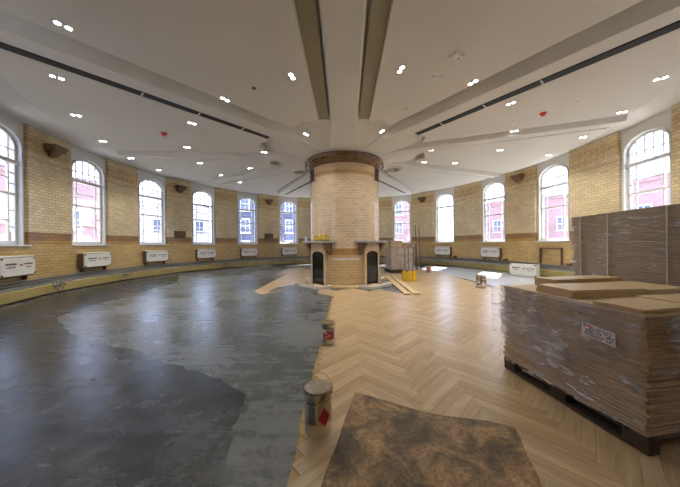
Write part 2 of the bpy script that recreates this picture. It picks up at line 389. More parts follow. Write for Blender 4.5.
# windows
GW, SPR, CRN = .60, 4.07, 4.55
def arch(hw, spr, crn, k=14):
    out = []
    for i in range(k + 1):
        a = PI * i / k; out.append((hw * math.cos(a), spr + (crn - spr) * math.sin(a) ** .85 if 0 < i < k else spr))
    return out
def window_mesh():
    m = MB(); d0, d1 = -.10, .04          # y is outward (local: +y = outside)
    # spandrel plate with arched hole
    ar = arch(GW, SPR, CRN)
    def strip(y):
        m.face([(-OW, y, SILL), (-GW, y, SILL), (-GW, y, SPR), (-OW, y, SPR)]); m.face([(GW, y, SILL), (OW, y, SILL), (OW, y, SPR), (GW, y, SPR)])
        for (x0, z0), (x1, z1) in zip(ar, ar[1:]):
            m.face([(x0, y, z0), (x1, y, z1), (x1 * OW / GW, y, CEIL), (x0 * OW / GW, y, CEIL)])
        m.face([(-GW, y, SPR), (-OW, y, SPR), (-OW, y, CEIL)]); m.face([(GW, y, SPR), (OW, y, SPR), (OW, y, CEIL)])
    strip(d0); strip(d1)
    prof = [(-GW, SILL)] + [(x, z) for x, z in ar[::-1]] + [(GW, SILL)]
    for (x0, z0), (x1, z1) in zip(prof, prof[1:]): m.face([(x0, d0, z0), (x1, d0, z1), (x1, d1, z1), (x0, d1, z0)])
    # moulded architrave ring
    for w_, y_ in ((.045, d0 - .035),):
        for (x0, z0), (x1, z1) in zip(prof, prof[1:]):
            a = Vector((x0, 0, z0)); b = Vector((x1, 0, z1)); cc = Vector((0, 0, 3.4))
            def out(v): 
                if v.z < SPR: return Vector((v.x + (w_ if v.x > 0 else -w_), 0, v.z))
                return v + Vector((v.x, 0, (v.z - SPR) * 1.4 + .001)).normalized() * w_
            ao, bo = out(a), out(b)
            q = [(a.x, y_, a.z), (b.x, y_, b.z), (bo.x, y_, bo.z), (ao.x, y_, ao.z)]; m.face(q)
            m.face([(a.x, y_, a.z), (b.x, y_, b.z), (b.x, d0, b.z), (a.x, d0, a.z)]); m.face([(ao.x, y_, ao.z), (bo.x, y_, bo.z), (bo.x, d0, bo.z), (ao.x, d0, ao.z)])
    return m
def halfz(x):      # arch height at x
    best = SPR; ar = arch(GW, SPR, CRN, 40)
    for (x0, z0), (x1, z1) in zip(ar, ar[1:]):
        if x1 <= x <= x0: return z0 + (z1 - z0) * (x0 - x) / (x0 - x1)
    return best
frame_m = window_mesh()
sill_m = MB(); sill_m.box((0, -.13, SILL + .02), (2 * OW - .01, .26, .045))
sash_m = MB(); bars_m = MB(); glass_m = MB()
TR, MT = 3.72, 2.86
Z0 = SILL + .045
for x in (-GW + .035, GW - .035): sash_m.box((x, 0, (Z0 + SPR) / 2 + .1), (.07, .07, SPR - Z0 + .1))
sash_m.box((0, 0, Z0 + .05), (2 * GW, .07, .10)); sash_m.box((0, -.01, MT), (2 * GW, .08, .06)); sash_m.box((0, -.03, TR), (2 * GW, .12, .10))
ar = arch(GW, SPR, CRN); ai = arch(GW - .055, SPR, CRN - .06)
for k in range(len(ar) - 1):
    for y in (-.035, .035):
        sash_m.face([(ar[k][0], y, ar[k][1]), (ar[k + 1][0], y, ar[k + 1][1]), (ai[k + 1][0], y, ai[k + 1][1]), (ai[k][0], y, ai[k][1])])
    sash_m.face([(ai[k][0], -.035, ai[k][1]), (ai[k + 1][0], -.035, ai[k + 1][1]), (ai[k + 1][0], .035, ai[k + 1][1]), (ai[k][0], .035, ai[k][1])])
for x in (-.36, .36):
    bars_m.box((x, 0, (Z0 + halfz(x)) / 2), (.034, .04, halfz(x) - Z0 - .02))
for x in (-.12, .12): bars_m.box((x, 0, (TR + halfz(x)) / 2), (.03, .04, halfz(x) - TR - .03))
bars_m.box((0, 0, 4.06), (2 * GW - .12, .036, .03))
for z in (1.97, 2.42, 3.14, 3.43):
    for x in (-.46, .46): bars_m.box((x, 0, z), (.2, .036, .03))
for z in (2.15, 3.28): bars_m.box((0, 0, z), (.72, .034, .028))
pf = [(-GW + .01, Z0)] + [(x * .985, z - .01) for x, z in ar[::-1]] + [(GW - .01, Z0)]
glass_m.face([(x, .005, z) for x, z in pf])
fr0 = None
for i in range(NW):
    p, t, n = W[i]
    rz = math.atan2(t.y, t.x); loc = (p.x - n.x * .2, p.y - n.y * .2, 0)
    if fr0 is None:
        fr0 = obj('window_1', frame_m, M_white, loc=loc, rz=rz, kind='structure')
        obj('window_sill', sill_m, M_white, fr0, bevel=.008).location = (0, .0, 0)
        obj('sash', sash_m, M_white, fr0); obj('glazing_bars', bars_m, M_white, fr0); obj('glass_pane', glass_m, M_glass, fr0)
    else:
        o = dup(fr0); o.name = 'window_%d' % (i + 1); o.location = loc; o.rotation_euler = (0, 0, rz)

# baseboards, trays, pipes along the wall
def sweep(m, pts, prof):
    """prof: list of (inward offset, z) closed"""
    L = [offs(pts, d) for d, z in prof]; k = len(prof)
    for i in range(len(pts) - 1):
        for j in range(k):
            q = (j + 1) % k
            a, b = L[j][i], L[j][i + 1]; c, d = L[q][i + 1], L[q][i]
            m.face([(a.x, a.y, prof[j][1]), (b.x, b.y, prof[j][1]), (c.x, c.y, prof[q][1]), (d.x, d.y, prof[q][1])])
    for e in (0, -1): m.face([(L[j][e].x, L[j][e].y, prof[j][1]) for j in range(k)])
lineL = line_of(segs[2:17]); lineB = line_of(segs[17:20]); lineR = line_of(segs[20:-1])
for nm, ln in (('baseboard_left', lineL), ('baseboard_back', lineB), ('baseboard_right', lineR)):
    m = MB(); sweep(m, ln, [(-.02, .03), (.17, .03), (.19, .05), (.19, .29), (.16, .31), (-.02, .31)]); obj(nm, m, M_base, kind='structure')
SIDE = (('left', lineL, 'left of the column'), ('right', lineR, 'right of the column'))
for s_, ln, wh in SIDE:
    m = MB(); sweep(m, ln, [(0.0, .315), (.15, .315), (.15, .385), (.14, .385), (.14, .325), (0.0, .325)])
    tag(obj('cable_tray', m, M_tray), 'galvanised trunking tray lying on the yellow baseboard along the %s curved wall' % s_, 'cable tray')
    for z, d, mt, w in ((.43, .10, M_pipe, 'lower grey'), (.50, .06, M_pipe, 'upper grey'), (.355, .075, M_darkpipe, 'dark')):
        r = .024 if mt is M_pipe else .02
        m = MB(); m.tube([(q.x, q.y, z) for q in offs(ln, d)], r, 8)
        tag(obj('heating_pipe', m, mt, smooth=True), '%s heating pipe running along the %s curved wall above the baseboard' % (w, s_), 'pipe')
# black shadow gap board under baseboard
# radiators
def wloc(i, d, z=0):
    p, t, n = W[i]; return (p.x + n.x * d, p.y + n.y * d, z)
def wrz(i): return math.atan2(W[i][1].y, W[i][1].x)
def marks(parent, y, z0, seed, name='printed_text'):
    r = random.Random(seed)
    for x0, x1, zz, h in ((-.40, -.12, .06, .055), (-.37, -.15, -.02, .03), (.14, .42, .05, .04), (.2, .40, -.03, .03)):
        x = x0; m = MB()
        while x < x1:
            l = r.uniform(.02, .05); m.box((x + l / 2, y, z0 + zz), (l, .004, h * r.uniform(.6, 1))); x += l + .012
        obj(name, m, M_ink, parent)
def make_rad(name, label, cat, group):
    t = thing(name, label, cat, group=group)
    m = MB(); m.box((0, -.10, .92), (1.10, .17, .50)); obj('casing', m, M_frame, t, bevel=.01)
    m = MB(); m.box((0, -.205, .93), (1.06, .045, .46)); m.box((0, -.11, 1.19), (1.08, .2, .03)); c = obj('card_cover', m, M_cover, t, bevel=.008)
    marks(c, -.2295, .94, 3)
    m = MB(); m.box((.05, -.2295, .97), (.06, .005, .05)); m.box((.10, -.2295, .955), (.06, .005, .02)); obj('red_mark', m, M_red, c)
    for x in (-.5, .5):
        for z in (.73, 1.13):
            m = MB(); m.box((x, -.23, z), (.05, .008, .05)); obj('corner_clip', m, M_frame, t)
        m = MB(); m.box((x * .9, -.06, .61), (.04, .10, .13)); obj('bracket', m, M_frame, t)
    return t
radnames = {2: 'nearest window on the left', 3: 'second window from the left edge', 4: 'third window from the left edge', 5: 'fourth window from the left edge', 6: 'fifth window from the left edge', 7: 'dark window left of the column', 11: 'first bright window right of the column', 12: 'second bright window right of the column'}
rad = None
for i, w in radnames.items():
    if rad is None: rad = make_rad('radiator', '', 'radiator', 'wrapped radiators under the windows'); o = rad
    else: o = dup(rad)
    o['label'] = 'white carded radiator below the ' + w
    o.location = wloc(i, 0); o.rotation_euler = (0, 0, wrz(i))
# empty bracket under window 14 and its radiator on the floor
t = thing('radiator_bracket', 'empty brown radiator bracket frame on the wall left of the dark plank stack', 'bracket', wloc(13, 0), wrz(13))
for x in (-.45, .45):
    m = MB(); m.box((x, -.04, .87), (.05, .07, .66)); obj('upright', m, M_frame, t)
m = MB(); m.box((0, -.05, 1.18), (.95, .06, .06)); obj('crossbar', m, M_frame, t)
t = thing('boxed_radiator', 'long white printed radiator box standing on the floor by the right wall', 'box', (7.55, 10.55, 0), math.radians(-62))
m = MB(); m.box((0, 0, .27), (1.02, .30, .50)); c = obj('box_body', m, M_cover, t, bevel=.01)
marks(c, -.152, .30, 5)
m = MB(); m.box((.05, -.152, .33), (.06, .005, .05)); obj('red_mark', m, M_red, c)
for x in (-.48, .48):
    for z in (.06, .49):
        m = MB(); m.box((x, -.14, z), (.06, .03, .05)); obj('corner_clip', m, M_frame, t)
# valve clusters and junction boxes
for i, w in ((2, 'between the first and second left windows'), (3, 'between the second and third left windows'), (5, 'between the fourth and fifth left windows')):
    a, b = W[i][0] + W[i][1] * .1, W[i + 1][0]; q = a.lerp(b, .38); n = W[i][2]
    t = thing('pipe_valve', 'tangle of pipe valves over the baseboard ' + w, 'valve', (q.x + n.x * .2, q.y + n.y * .2, 0), wrz(i))
    m = MB(); m.tube([(-.18, 0, .36), (-.18, -.03, .2), (.1, -.03, .2), (.1, 0, .36)], .02); obj('bent_pipe', m, M_pipe, t, smooth=True); m = MB(); m.tube([(-.05, 0, .38), (-.05, -.04, .12), (.2, -.04, .12), (.2, 0, .36)], .018); obj('bent_pipe', m, M_pipe, t, smooth=True)
    for x in (-.18, .0, .2):
        m = MB(); m.lathe([(.03, 0), (.035, .01), (.035, .05), (.02, .06)], 10, (x, -.05, .24)); obj('valve_wheel', m, M_tin, t, smooth=True)
for i, w in ((11, 'left'), (12, 'middle'), (13, 'right')):
    q = W[i][0] + W[i][1] * .78 + W[i][2] * .1
    m = MB(); m.box((0, 0, 0), (.16, .12, .10))
    o = obj('junction_box', m, M_frame, loc=(q.x, q.y, .585), rz=wrz(i), bevel=.005)
    tag(o, 'small brown junction box on the pipes, %s one of the three on the right wall' % w, 'junction box', 'junction boxes on the right wall')
# corbels, wall vents
def pierpt(i, f=.5, d=0):
    s_ = segs[2 * i + 2][1]; q = s_[3]; t = (s_[4] - s_[2]).normalized(); return q + Vector((t.y, -t.x)) * d, math.atan2(t.y, t.x)
corb = None
for i, w in ((2, 'on the pier left of the second left window'), (4, 'between the third and fourth left windows'), (6, 'beside the dark window left of the column'), (10, 'on the pier just right of the column'), (12, 'between the two middle right windows'), (14, 'at the right edge of the picture')):
    q, rz = pierpt(i)
    if corb is None:
        corb = thing('corbel', '', 'corbel', group='corbels on the wall piers')
        m = MB()
        for k, (ww, z0, z1, dd) in enumerate(((.44, 4.44, 4.54, .32), (.40, 4.36, 4.44, .28), (.34, 4.30, 4.36, .2))): m.box((0, -dd / 2 + .02, (z0 + z1) / 2), (ww, dd + .04, z1 - z0))
        obj('stone_block', m, M_corbel, corb, bevel=.015)
        m = MB(); m.lathe([(.05, -.24), (.10, -.2), (.12, -.14), (.10, -.06), (.12, 0)], 12, (0, -.12, 4.42)); obj('carved_boss', m, M_corbel, corb, smooth=True)
        o = corb
    else: o = dup(corb)
    o['label'] = 'carved brown corbel near the ceiling ' + w; o.location = (q.x, q.y, 0); o.rotation_euler = (0, 0, rz)
vent = None
for i, w in ((4, 'between the third and fourth left windows'), (6, 'left of the dark window')):
    q, rz = pierpt(i)
    if vent is None:
        vent = thing('wall_vent', '', 'vent', group='wall vents')
        m = MB(); m.box((0, -.015, 2.0), (.62, .04, .38)); m2 = obj('vent_frame', m, M_corbel, vent)
        m = MB()
        for k in range(7): m.box((0, -.045, 1.86 + k * .046), (.54, .03, .016))
        obj('louvre', m, M_grill, vent); o = vent
    else: o = dup(vent)
    o['label'] = 'brown louvred wall vent on the pier ' + w; o.location = (q.x, q.y, 0); o.rotation_euler = (0, 0, rz)

# ------------------------------------------------------------------ ceiling
RAFT, SLAB = 4.66, CEIL
allp = offs(line_of(segs), -.36)
m = MB(); m.prism([tuple(q) for q in allp] + [(4.9, -3.5), (-4.3, -3.5)], SLAB, SLAB + .3); obj('ceiling', m, M_ceil, kind='structure')
def cd(az, r, off=0):    # az from camera direction (toward -Y), + right
    a = math.radians(az); d = Vector((math.sin(a), -math.cos(a))); p = Vector((d.y * -1, d.x))  # p = 90deg left-turn
    return Vector((CX, CY)) + d * r + p * off
BEAMS = [(0, .33, .66), (38, .24, .56), (70, .21, .40), (110, .21, .40), (147, .24, .46), (180, .24, .42), (-148, .24, .46), (-118, .21, .40), (-86, .21, .40), (-42, .24, .56)]
BEAMS.sort(key=lambda b: b[0] % 360)
nB = len(BEAMS)
m = MB()
def fillet(poly, rr, k=6):
    out = []; n = len(poly)
    for i, p in enumerate(poly):
        a, b = poly[i - 1], poly[(i + 1) % n]; r = rr[i]
        if r <= 0: out.append(p); continue
        u, v = (a - p).normalized(), (b - p).normalized(); r = min(r, (a - p).length * .45, (b - p).length * .45)
        s0, s1 = p + u * r, p + v * r
        for j in range(k + 1):
            q = j / k; out.append((1 - q) ** 2 * s0 + 2 * (1 - q) * q * p + q * q * s1)
    return out
raft_polys = []
for i in range(nB):
    a0, h0, g0 = BEAMS[i]; a1, h1, g1 = BEAMS[(i + 1) % nB]
    a0 %= 360; a1 = a1 % 360
    if a1 <= a0: a1 += 360
    r0, r1 = 2.75, 7.9
    A0, A1 = cd(a0, r0, g0), cd(a0, r1, g0); B1, B0 = cd(a1, r1, -g1), cd(a1, r0, -g1)
    arc = []
    for k in range(1, 12):
        q = k / 12; az = a0 + (a1 - a0) * q; arc.append(cd(az, r1 + .12 * math.sin(PI * q)))
    # keep arc points between the offset corners
    lo = a0 + R2D(math.atan2(g0, r1)) + 1.5; hi = a1 - R2D(math.atan2(g1, r1)) - 1.5
    arc = [cd(lo + (hi - lo) * k / 10, r1 + .12 * math.sin(PI * k / 10)) for k in range(1, 10)]
    inn = cd((a0 + a1) / 2, r0 + .35)
    poly = [A0, A1] + arc + [B1, B0, inn]
    rr = [.25, .75] + [0] * 9 + [.75, .25, .4]
    poly = fillet(poly, rr)
    pl = [(q.x, q.y) for q in poly]; raft_polys.append(pl)
    m.prism(pl, RAFT, SLAB - .002)
o = obj('ceiling_raft', m, M_ceil, kind='structure', bevel=.02)
o.name = 'ceiling.001'
# beams
m = MB()
for az, hw, g in BEAMS:
    rs = [1.30, 1.7, 2.2, 3.0, 7.75 if az else 8.9, 8.0 if az else 9.3]
    ws = [hw * 1.6, hw * 1.5, hw * 1.3, hw * 1.05, hw * .9, .06 if az else hw * .9]
    zs = [4.44, 4.52, 4.57, 4.59, 4.59, 4.66 if az else 4.59]
    for k in range(len(rs) - 1):
        def sec(k):
            return [cd(az, rs[k], -ws[k] - .04), cd(az, rs[k], -ws[k] + .04), cd(az, rs[k], ws[k] - .04), cd(az, rs[k], ws[k] + .04)], zs[k]
        (s0, z0), (s1, z1) = sec(k), sec(k + 1)
        zz0 = [SLAB, z0, z0, SLAB]; zz1 = [SLAB, z1, z1, SLAB]
        for j in range(3):
            m.face([(s0[j].x, s0[j].y, zz0[j]), (s1[j].x, s1[j].y, zz1[j]), (s1[j + 1].x, s1[j + 1].y, zz1[j + 1]), (s0[j + 1].x, s0[j + 1].y, zz0[j + 1])])
    q = sec(len(rs) - 1)[0]; m.face([(q[j].x, q[j].y, [SLAB, zs[-1], zs[-1], SLAB][j]) for j in range(4)])
o = obj('ceiling.002', m, M_ceil, kind='structure', smooth=True)
# capital flare
m = MB(); m.lathe([(1.30, 4.40), (1.42, 4.44), (1.62, 4.52), (1.95, 4.60), (2.4, 4.68), (2.75, 4.80), (2.9, 4.866)], 64, (CX, CY, 0))
o = obj('ceiling.003', m, M_ceil, kind='structure', smooth=True)
# linear slots beside the beams
slotlab = {38: 'the long one on the right half', -42: 'left half, nearest the viewer', 70: 'second on the right', -86: 'second on the left', 147: 'short, behind the column on the right', -148: 'short, behind the column on the left', 110: 'third on the right', -118: 'third on the left'}
for az, hw, g in BEAMS:
    if az in slotlab:
        sg = 1 if az > 0 else -1
        m = MB(); a, b = hw + .045, g + .01
        w_ = {38: .18, -42: .18, 147: .14, -148: .14}.get(az, .06)
        o1 = g - .004 - w_
        p = [cd(az, 2.9, sg * o1), cd(az, 7.85, sg * o1), cd(az, 7.85, sg * (g - .004)), cd(az, 2.9, sg * (g - .004))]
        m.prism([(q.x, q.y) for q in p], RAFT + .005, RAFT + .05)
        t = obj('linear_diffuser', m, M_slot); tag(t, 'dark ceiling slot diffuser, ' + slotlab[az], 'air diffuser')
        for r in (3.7, 4.8, 5.9):
            m = MB(); q = cd(az, r, sg * (o1 + w_ / 2)); m.box((q.x, q.y, RAFT + .002), (w_, .03, .006), math.radians(az))
            obj('slot_clip', m, M_chrome, t)
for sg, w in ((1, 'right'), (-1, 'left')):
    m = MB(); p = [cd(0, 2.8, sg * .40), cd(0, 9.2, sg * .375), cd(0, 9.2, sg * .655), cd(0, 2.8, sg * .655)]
    m.prism([(q.x, q.y) for q in p], RAFT + .07, RAFT + .10)  # strip in the gap, its colour stands in for shade
    tag(obj('recess_shade_strip', m, M_gap), 'long strip of painted recess shade on the %s of the central ceiling beam' % w, 'ceiling panel')

# ceiling fittings
def cpos(px, py, z=RAFT):
    x, y = place(px, py, z); return x, y
DL = [(63, 25), (57, 77), (76, 115), (103, 141), (292, 76), (225, 99), (192, 123), (187, 147), (264, 152), (306, 134), (131, 158), (159, 170), (200, 163), (221, 175), (401, 69), (473, 82), (511, 103), (661, 78), (622, 112), (382, 131), (431, 150), (514, 131), (583, 137), (424, 162), (500, 150), (549, 155), (240, 182), (455, 163), (250, 168)]
dl0 = None
def downlight():
    t = thing('downlight', '', 'ceiling light', group='twin recessed downlights')
    m = MB()
    ring = lambda cx: m.lathe([(.037, .0), (.052, .0), (.053, -.010), (.037, -.010), (.035, .0)], 20, (cx, 0, 0))
    ring(-.055); ring(.055); m.box((0, 0, -.004), (.24, .11, .006)); obj('trim_ring', m, M_chrome, t, smooth=True)
    for x in (-.055, .055):
        m = MB(); m.lathe([(.036, -.008), (.03, -.012), (.0, -.013)], 16, (x, 0, 0)); obj('lamp', m, M_lamp, t)
    return t
def side_words(x, y):
    return 'left' if x < CX else 'right'
ld = bpy.data.lights.new('downlight_beam', 'SPOT'); ld.energy = 48; ld.spot_size = math.radians(125); ld.spot_blend = .9; ld.color = (1, .95, .86); ld.shadow_soft_size = .07
for k, (px, py) in enumerate(DL):
    x, y = cpos(px, py)
    if dl0 is None: dl0 = downlight(); o = dl0
    else: o = dup(dl0)
    o.location = (x, y, RAFT - .001); o.rotation_euler = (0, 0, math.atan2(y - CY, x - CX) + (PI / 2 if False else 0))
    o['_p'] = (px, py)
    lo = bpy.data.objects.new('spot', ld); C.objects.link(lo); lo.parent = o; lo.location = (0, 0, -.03)
lights = [o for o in C.objects if o.get('_p') is not None]
for sgn, w in ((-1, 'left'), (1, 'right')):
    L = sorted([o for o in lights if (o['_p'][0] - 345) * sgn > 0], key=lambda o: o['_p'][1])
    ordn = ['topmost', 'second from the top', 'third from the top', 'fourth from the top', 'fifth from the top', 'sixth from the top', 'seventh from the top', 'eighth from the top', 'ninth from the top', 'tenth from the top', 'eleventh from the top', 'twelfth from the top', 'thirteenth from the top', 'fourteenth from the top', 'fifteenth from the top', 'sixteenth from the top', 'seventeenth from the top']
    for k, o in enumerate(L): o['label'] = 'lit twin downlight in the %s half of the ceiling, %s' % (w, ordn[k])
for o in lights: del o['_p']
# unseen lamps added behind the viewer to brighten the dark lobby
for x in (-2, 2):
    o = dup(dl0); o.location = (x, -1.5, SLAB - .001); o['label'] = 'added twin downlight in the unseen entrance ceiling, ' + ('left' if x < 0 else 'right') + ' one'
# wireless unit, detectors
x, y = cpos(457, 55)
t = thing('ceiling_sensor', 'white square sensor box on the ceiling right of the central beam', 'sensor', (x, y, RAFT), .5)
m = MB(); m.box((0, 0, -.012), (.24, .2, .022)); obj('mounting_plate', m, M_white, t, bevel=.01)
m = MB(); m.box((0, 0, -.035), (.19, .15, .03)); c = obj('sensor_body', m, M_white, t, bevel=.012)
m = MB(); m.lathe([(.02, 0), (.02, -.006), (0, -.008)], 10, (.04, 0, -.05)); obj('indicator', m, M_stone, c)
for px, py, w in ((543, 113, 'right'), (164, 133, 'left')):
    x, y = cpos(px, py); t = thing('fire_detector', 'small red fire alarm sounder on the %s half of the ceiling' % w, 'fire alarm', (x, y, RAFT))
    m = MB(); m.lathe([(.075, 0), (.075, -.02), (.06, -.03)], 20); obj('base', m, M_red2, t, smooth=True)
    m = MB(); m.lathe([(.055, -.03), (.045, -.065), (.02, -.08), (0, -.082)], 20); obj('dome', m, M_red2, t, smooth=True)
for px, py, w in ((434, 77, 'left one of the pair by the square sensor'), (441, 77, 'right one of the pair by the square sensor'), (513, 121, 'between the right downlights'), (406, 109, 'nearest the column on the right'), (200, 171, 'far left part of the ceiling'), (190, 137, 'below the red alarm on the left'), (254, 88, 'left of the topmost middle downlight'), (577, 102, 'right part of the ceiling'), (428, 169, 'far ceiling right of the column')):
    x, y = cpos(px, py); m = MB(); m.lathe([(.045, 0), (.045, -.012), (.03, -.02), (0, -.021)], 16)
    tag(obj('smoke_detector', m, M_white if px != 254 else M_grill, loc=(x, y, RAFT), smooth=True), 'small round detector on the ceiling, ' + w, 'detector', 'round ceiling detectors')

# ------------------------------------------------------------------ floor
m = MB(); m.box((0, 8, -.15), (26, 26, .3)); obj('floor', m, M_screed, kind='structure')
def wob(poly, amp=.05, sub=6, seed=1):
    r = random.Random(seed); out = []; n = len(poly)
    for i in range(n):
        a, b = Vector(poly[i]), Vector(poly[(i + 1) % n])
        for k in range(sub): out.append(tuple(a.lerp(b, k / sub) + Vector((r.uniform(-amp, amp), r.uniform(-amp, amp)))))
    return out
# darker primer coat at left
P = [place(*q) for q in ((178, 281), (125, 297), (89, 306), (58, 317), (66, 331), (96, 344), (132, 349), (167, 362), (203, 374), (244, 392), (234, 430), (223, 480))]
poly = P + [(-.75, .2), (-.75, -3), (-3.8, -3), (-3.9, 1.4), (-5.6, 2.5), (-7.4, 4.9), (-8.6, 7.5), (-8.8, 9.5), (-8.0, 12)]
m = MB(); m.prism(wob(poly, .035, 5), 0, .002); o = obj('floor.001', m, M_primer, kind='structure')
# pale screed at far right
P = [place(410, 267.5), place(432, 271), place(470, 280), place(500, 288)]
poly = [P[0], P[1], P[2], P[3], (5.6, 6.2), (6.9, 5.2)] + [tuple(q) for q in offs(line_of(segs[24:31]), .16)[::-1]]
m = MB(); m.prism(poly, 0, .003); obj('floor.002', m, M_pale, kind='structure')
pale_poly = poly
def inside(x, y, poly):
    c = False; n = len(poly)
    for i in range(n):
        x0, y0 = poly[i]; x1, y1 = poly[(i + 1) % n]
        if (y0 > y) != (y1 > y) and x < (x1 - x0) * (y - y0) / (y1 - y0) + x0: c = not c
    return c
# herringbone parquet
XE = -.36
tong = [place(253, 293.5), place(273, 293.5), place(290, 287), place(303, 292), place(318, 289.5), place(331, 298)]
left_edge = [(XE, -3.0), (XE, 6.2)]
reg = [(XE, -3.0), (XE, place(331, 298)[1])] + [place(331, 298), place(318, 290), place(302, 292.5), place(289, 287.5), place(272, 294), place(253, 293.5), place(290, 268.5), place(306, 268)] 
reg += [(-1.3, 11.5), (-.6, 13.4), (2.2, 14.2), (4.0, 15.3)] + [P[0], P[1], P[2], P[3], (5.6, 6.2), (6.9, 5.2), (7.2, 3.0), (4.5, .6), (4.5, -3.1)]
PLN, PWD = .70, .10
m = MB(); s2 = 1 / math.sqrt(2)
def rot(u, v): return (XE + .07 + (u - v) * s2 * 1.0, 0.0 + (u + v) * s2)
cnt = 0
for i in range(-60, 260):
    for j in range(-22, 24):
        for kind in (0, 1):
            if kind == 0: u0, v0, u1, v1 = i * PWD + j * PLN, i * PWD - j * PLN, i * PWD + j * PLN + PLN, i * PWD - j * PLN + PWD
            else: u0, v0 = i * PWD + PLN + j * PLN, i * PWD + PWD - PLN - j * PLN; u1, v1 = u0 + PWD, v0 + PLN
            cx, cy = rot((u0 + u1) / 2, (v0 + v1) / 2)
            if cy < -3 or cy > 15.5 or cx < -6 or cx > 8: continue
            if not inside(cx, cy, reg): continue
            if math.hypot(cx - CX, cy - CY) < 1.55: continue
            if min(math.hypot(cx - sx_ * 1.45, cy - CY + 1.25) for sx_ in (-1, 1)) < .74: continue
            g = .0008; tz = .011 + rnd.uniform(-.0003, .0003); tone = rnd.random()
            c = [rot(u0 + g, v0 + g), rot(u1 - g, v0 + g), rot(u1 - g, v1 - g), rot(u0 + g, v1 - g)]
            ou, ov = rnd.uniform(0, 50), rnd.uniform(0, 50)
            if kind == 0: uv = [(ou, ov), (ou + PLN, ov), (ou + PLN, ov + PWD), (ou, ov + PWD)]
            else: uv = [(ou, ov), (ou, ov + PWD), (ou + PLN, ov + PWD), (ou + PLN, ov)]
            m.face([(x, y, tz) for x, y in c], uv, tone)
            for q in range(4):
                a, b = c[q], c[(q + 1) % 4]
                m.face([(a[0], a[1], 0), (b[0], b[1], 0), (b[0], b[1], tz), (a[0], a[1], tz)], [(ou, ov)] * 4, tone * .3)
            cnt += 1
obj('floor.003', m, M_oak, kind='structure')
# adhesive band
r_ = random.Random(4); L = []; Rr = []
y = .2
while y < 6.6:
    L.append((XE + .01 - r_.uniform(0, .03), y)); Rr.append((XE + .1, y)); y += .12
m = MB(); m.prism(L + Rr[::-1], 0, .0035); obj('floor.004', m, M_glue, kind='structure')
def strip(pts, w, z=.0035):
    for a, b in zip(pts, pts[1:]):
        a, b = Vector(a), Vector(b); d = (b - a).normalized(); n = Vector((d.y, -d.x)) * w
        m.prism([tuple(a - n), tuple(b - n), tuple(b + n), tuple(a + n)], 0, z)

# loose planks by the column
plk = [((2.02, 10.6), (1.98, 6.95), .13, .011, 'upper bare oak plank lying beside the yellow cans'), ((1.76, 10.7), (1.72, 6.9), .12, .0115, 'lower oak plank lying left of the other one by the yellow cans')]
for k, (a, b, w, z, lab) in enumerate(plk):
    a, b = Vector(a), Vector(b); d = (b - a); Lg = d.length
    m = MB(); m.box((Lg / 2, 0, .022 + z), (Lg, w * 1.5, .036)); m.box((Lg / 2, w * .78, .022 + z), (Lg, .02, .012))
    tag(obj('oak_plank', m, M_board, loc=(a.x, a.y, 0), rz=math.atan2(d.y, d.x)), lab, 'plank')

# protective hardboard sheet
c0, c1, c2, c3 = Vector(place(355, 394)), Vector(place(515, 430)), Vector(place(541, 487)), Vector(place(322, 487))
c3 = c0 + (c3 - c0) * 1.9; c2 = c1 + (c2 - c1) * 2.6
m = MB(); K = 24; rr = random.Random(9)
def sh(u, v):
    a = c0.lerp(c1, u); b = c3.lerp(c2, u); q = a.lerp(b, v)
    if v == 0: q = q + Vector((0, .012 * math.sin(u * 9) + (-.05 * math.sin(PI * min(1, u * 1.15)) )))
    if u == 0 or u == 1: q = q + Vector((.004 * math.sin(v * 23), 0))
    z = .0125 + .005 * (1 + math.sin(u * 7 + 1) * math.sin(v * 5)) * .5
    return q, z
for i in range(K):
    for j in range(K):
        q = [sh(i / K, j / K), sh((i + 1) / K, j / K), sh((i + 1) / K, (j + 1) / K), sh(i / K, (j + 1) / K)]
        m.face([(p.x, p.y, z + .004) for p, z in q]); m.face([(p.x, p.y, z) for p, z in q[::-1]])
        if j == 0: m.face([(q[0][0].x, q[0][0].y, q[0][1]), (q[1][0].x, q[1][0].y, q[1][1]), (q[1][0].x, q[1][0].y, q[1][1] + .004), (q[0][0].x, q[0][0].y, q[0][1] + .004)])
        for cond, e in ((i == 0, (3, 0)), (i == K - 1, (1, 2)), (j == K - 1, (2, 3))):
            if cond: a, b = q[e[0]], q[e[1]]; m.face([(a[0].x, a[0].y, a[1]), (b[0].x, b[0].y, b[1]), (b[0].x, b[0].y, b[1] + .004), (a[0].x, a[0].y, a[1] + .004)])
o = obj('hardboard_sheet', m, M_sheet, smooth=True); tag(o, 'stained brown hardboard sheet lying on the parquet in the foreground', 'board')

# ------------------------------------------------------------------ column
RC = 1.27
col = thing('column', 'thick round column of glazed cream bricks with two fireplaces in the room centre', 'column', (CX, CY, 0))
FA = (-45, 45, -135, 135)
def polar(az, r): a = math.radians(az); return (math.sin(a) * r, -math.cos(a) * r)
m = MB(); n = 96; HW = 16.4     # angular half width of the fireplace faces
u = 0
def skip(az):
    for f in FA:
        if abs((az - f + 180) % 360 - 180) < HW: return True
    return False
cuts = sorted(set([round(-180 + 360 * k / n, 4) for k in range(n)] + [f + s_ * HW for f in FA for s_ in (-1, 1)]))
cuts.append(cuts[0] + 360)
for a, b in zip(cuts, cuts[1:]):
    mid = (a + b) / 2; (x0, y0), (x1, y1) = polar(a, RC), polar(b, RC)
    u0, u1 = math.radians(a) * RC, math.radians(b) * RC
    lo = 1.42 if skip(mid) else 0
    m.face([(x0, y0, lo), (x1, y1, lo), (x1, y1, 4.2), (x0, y0, 4.2)], [(u0, lo), (u1, lo), (u1, 4.2), (u0, 4.2)])
shaft = obj('shaft', m, M_col, col)
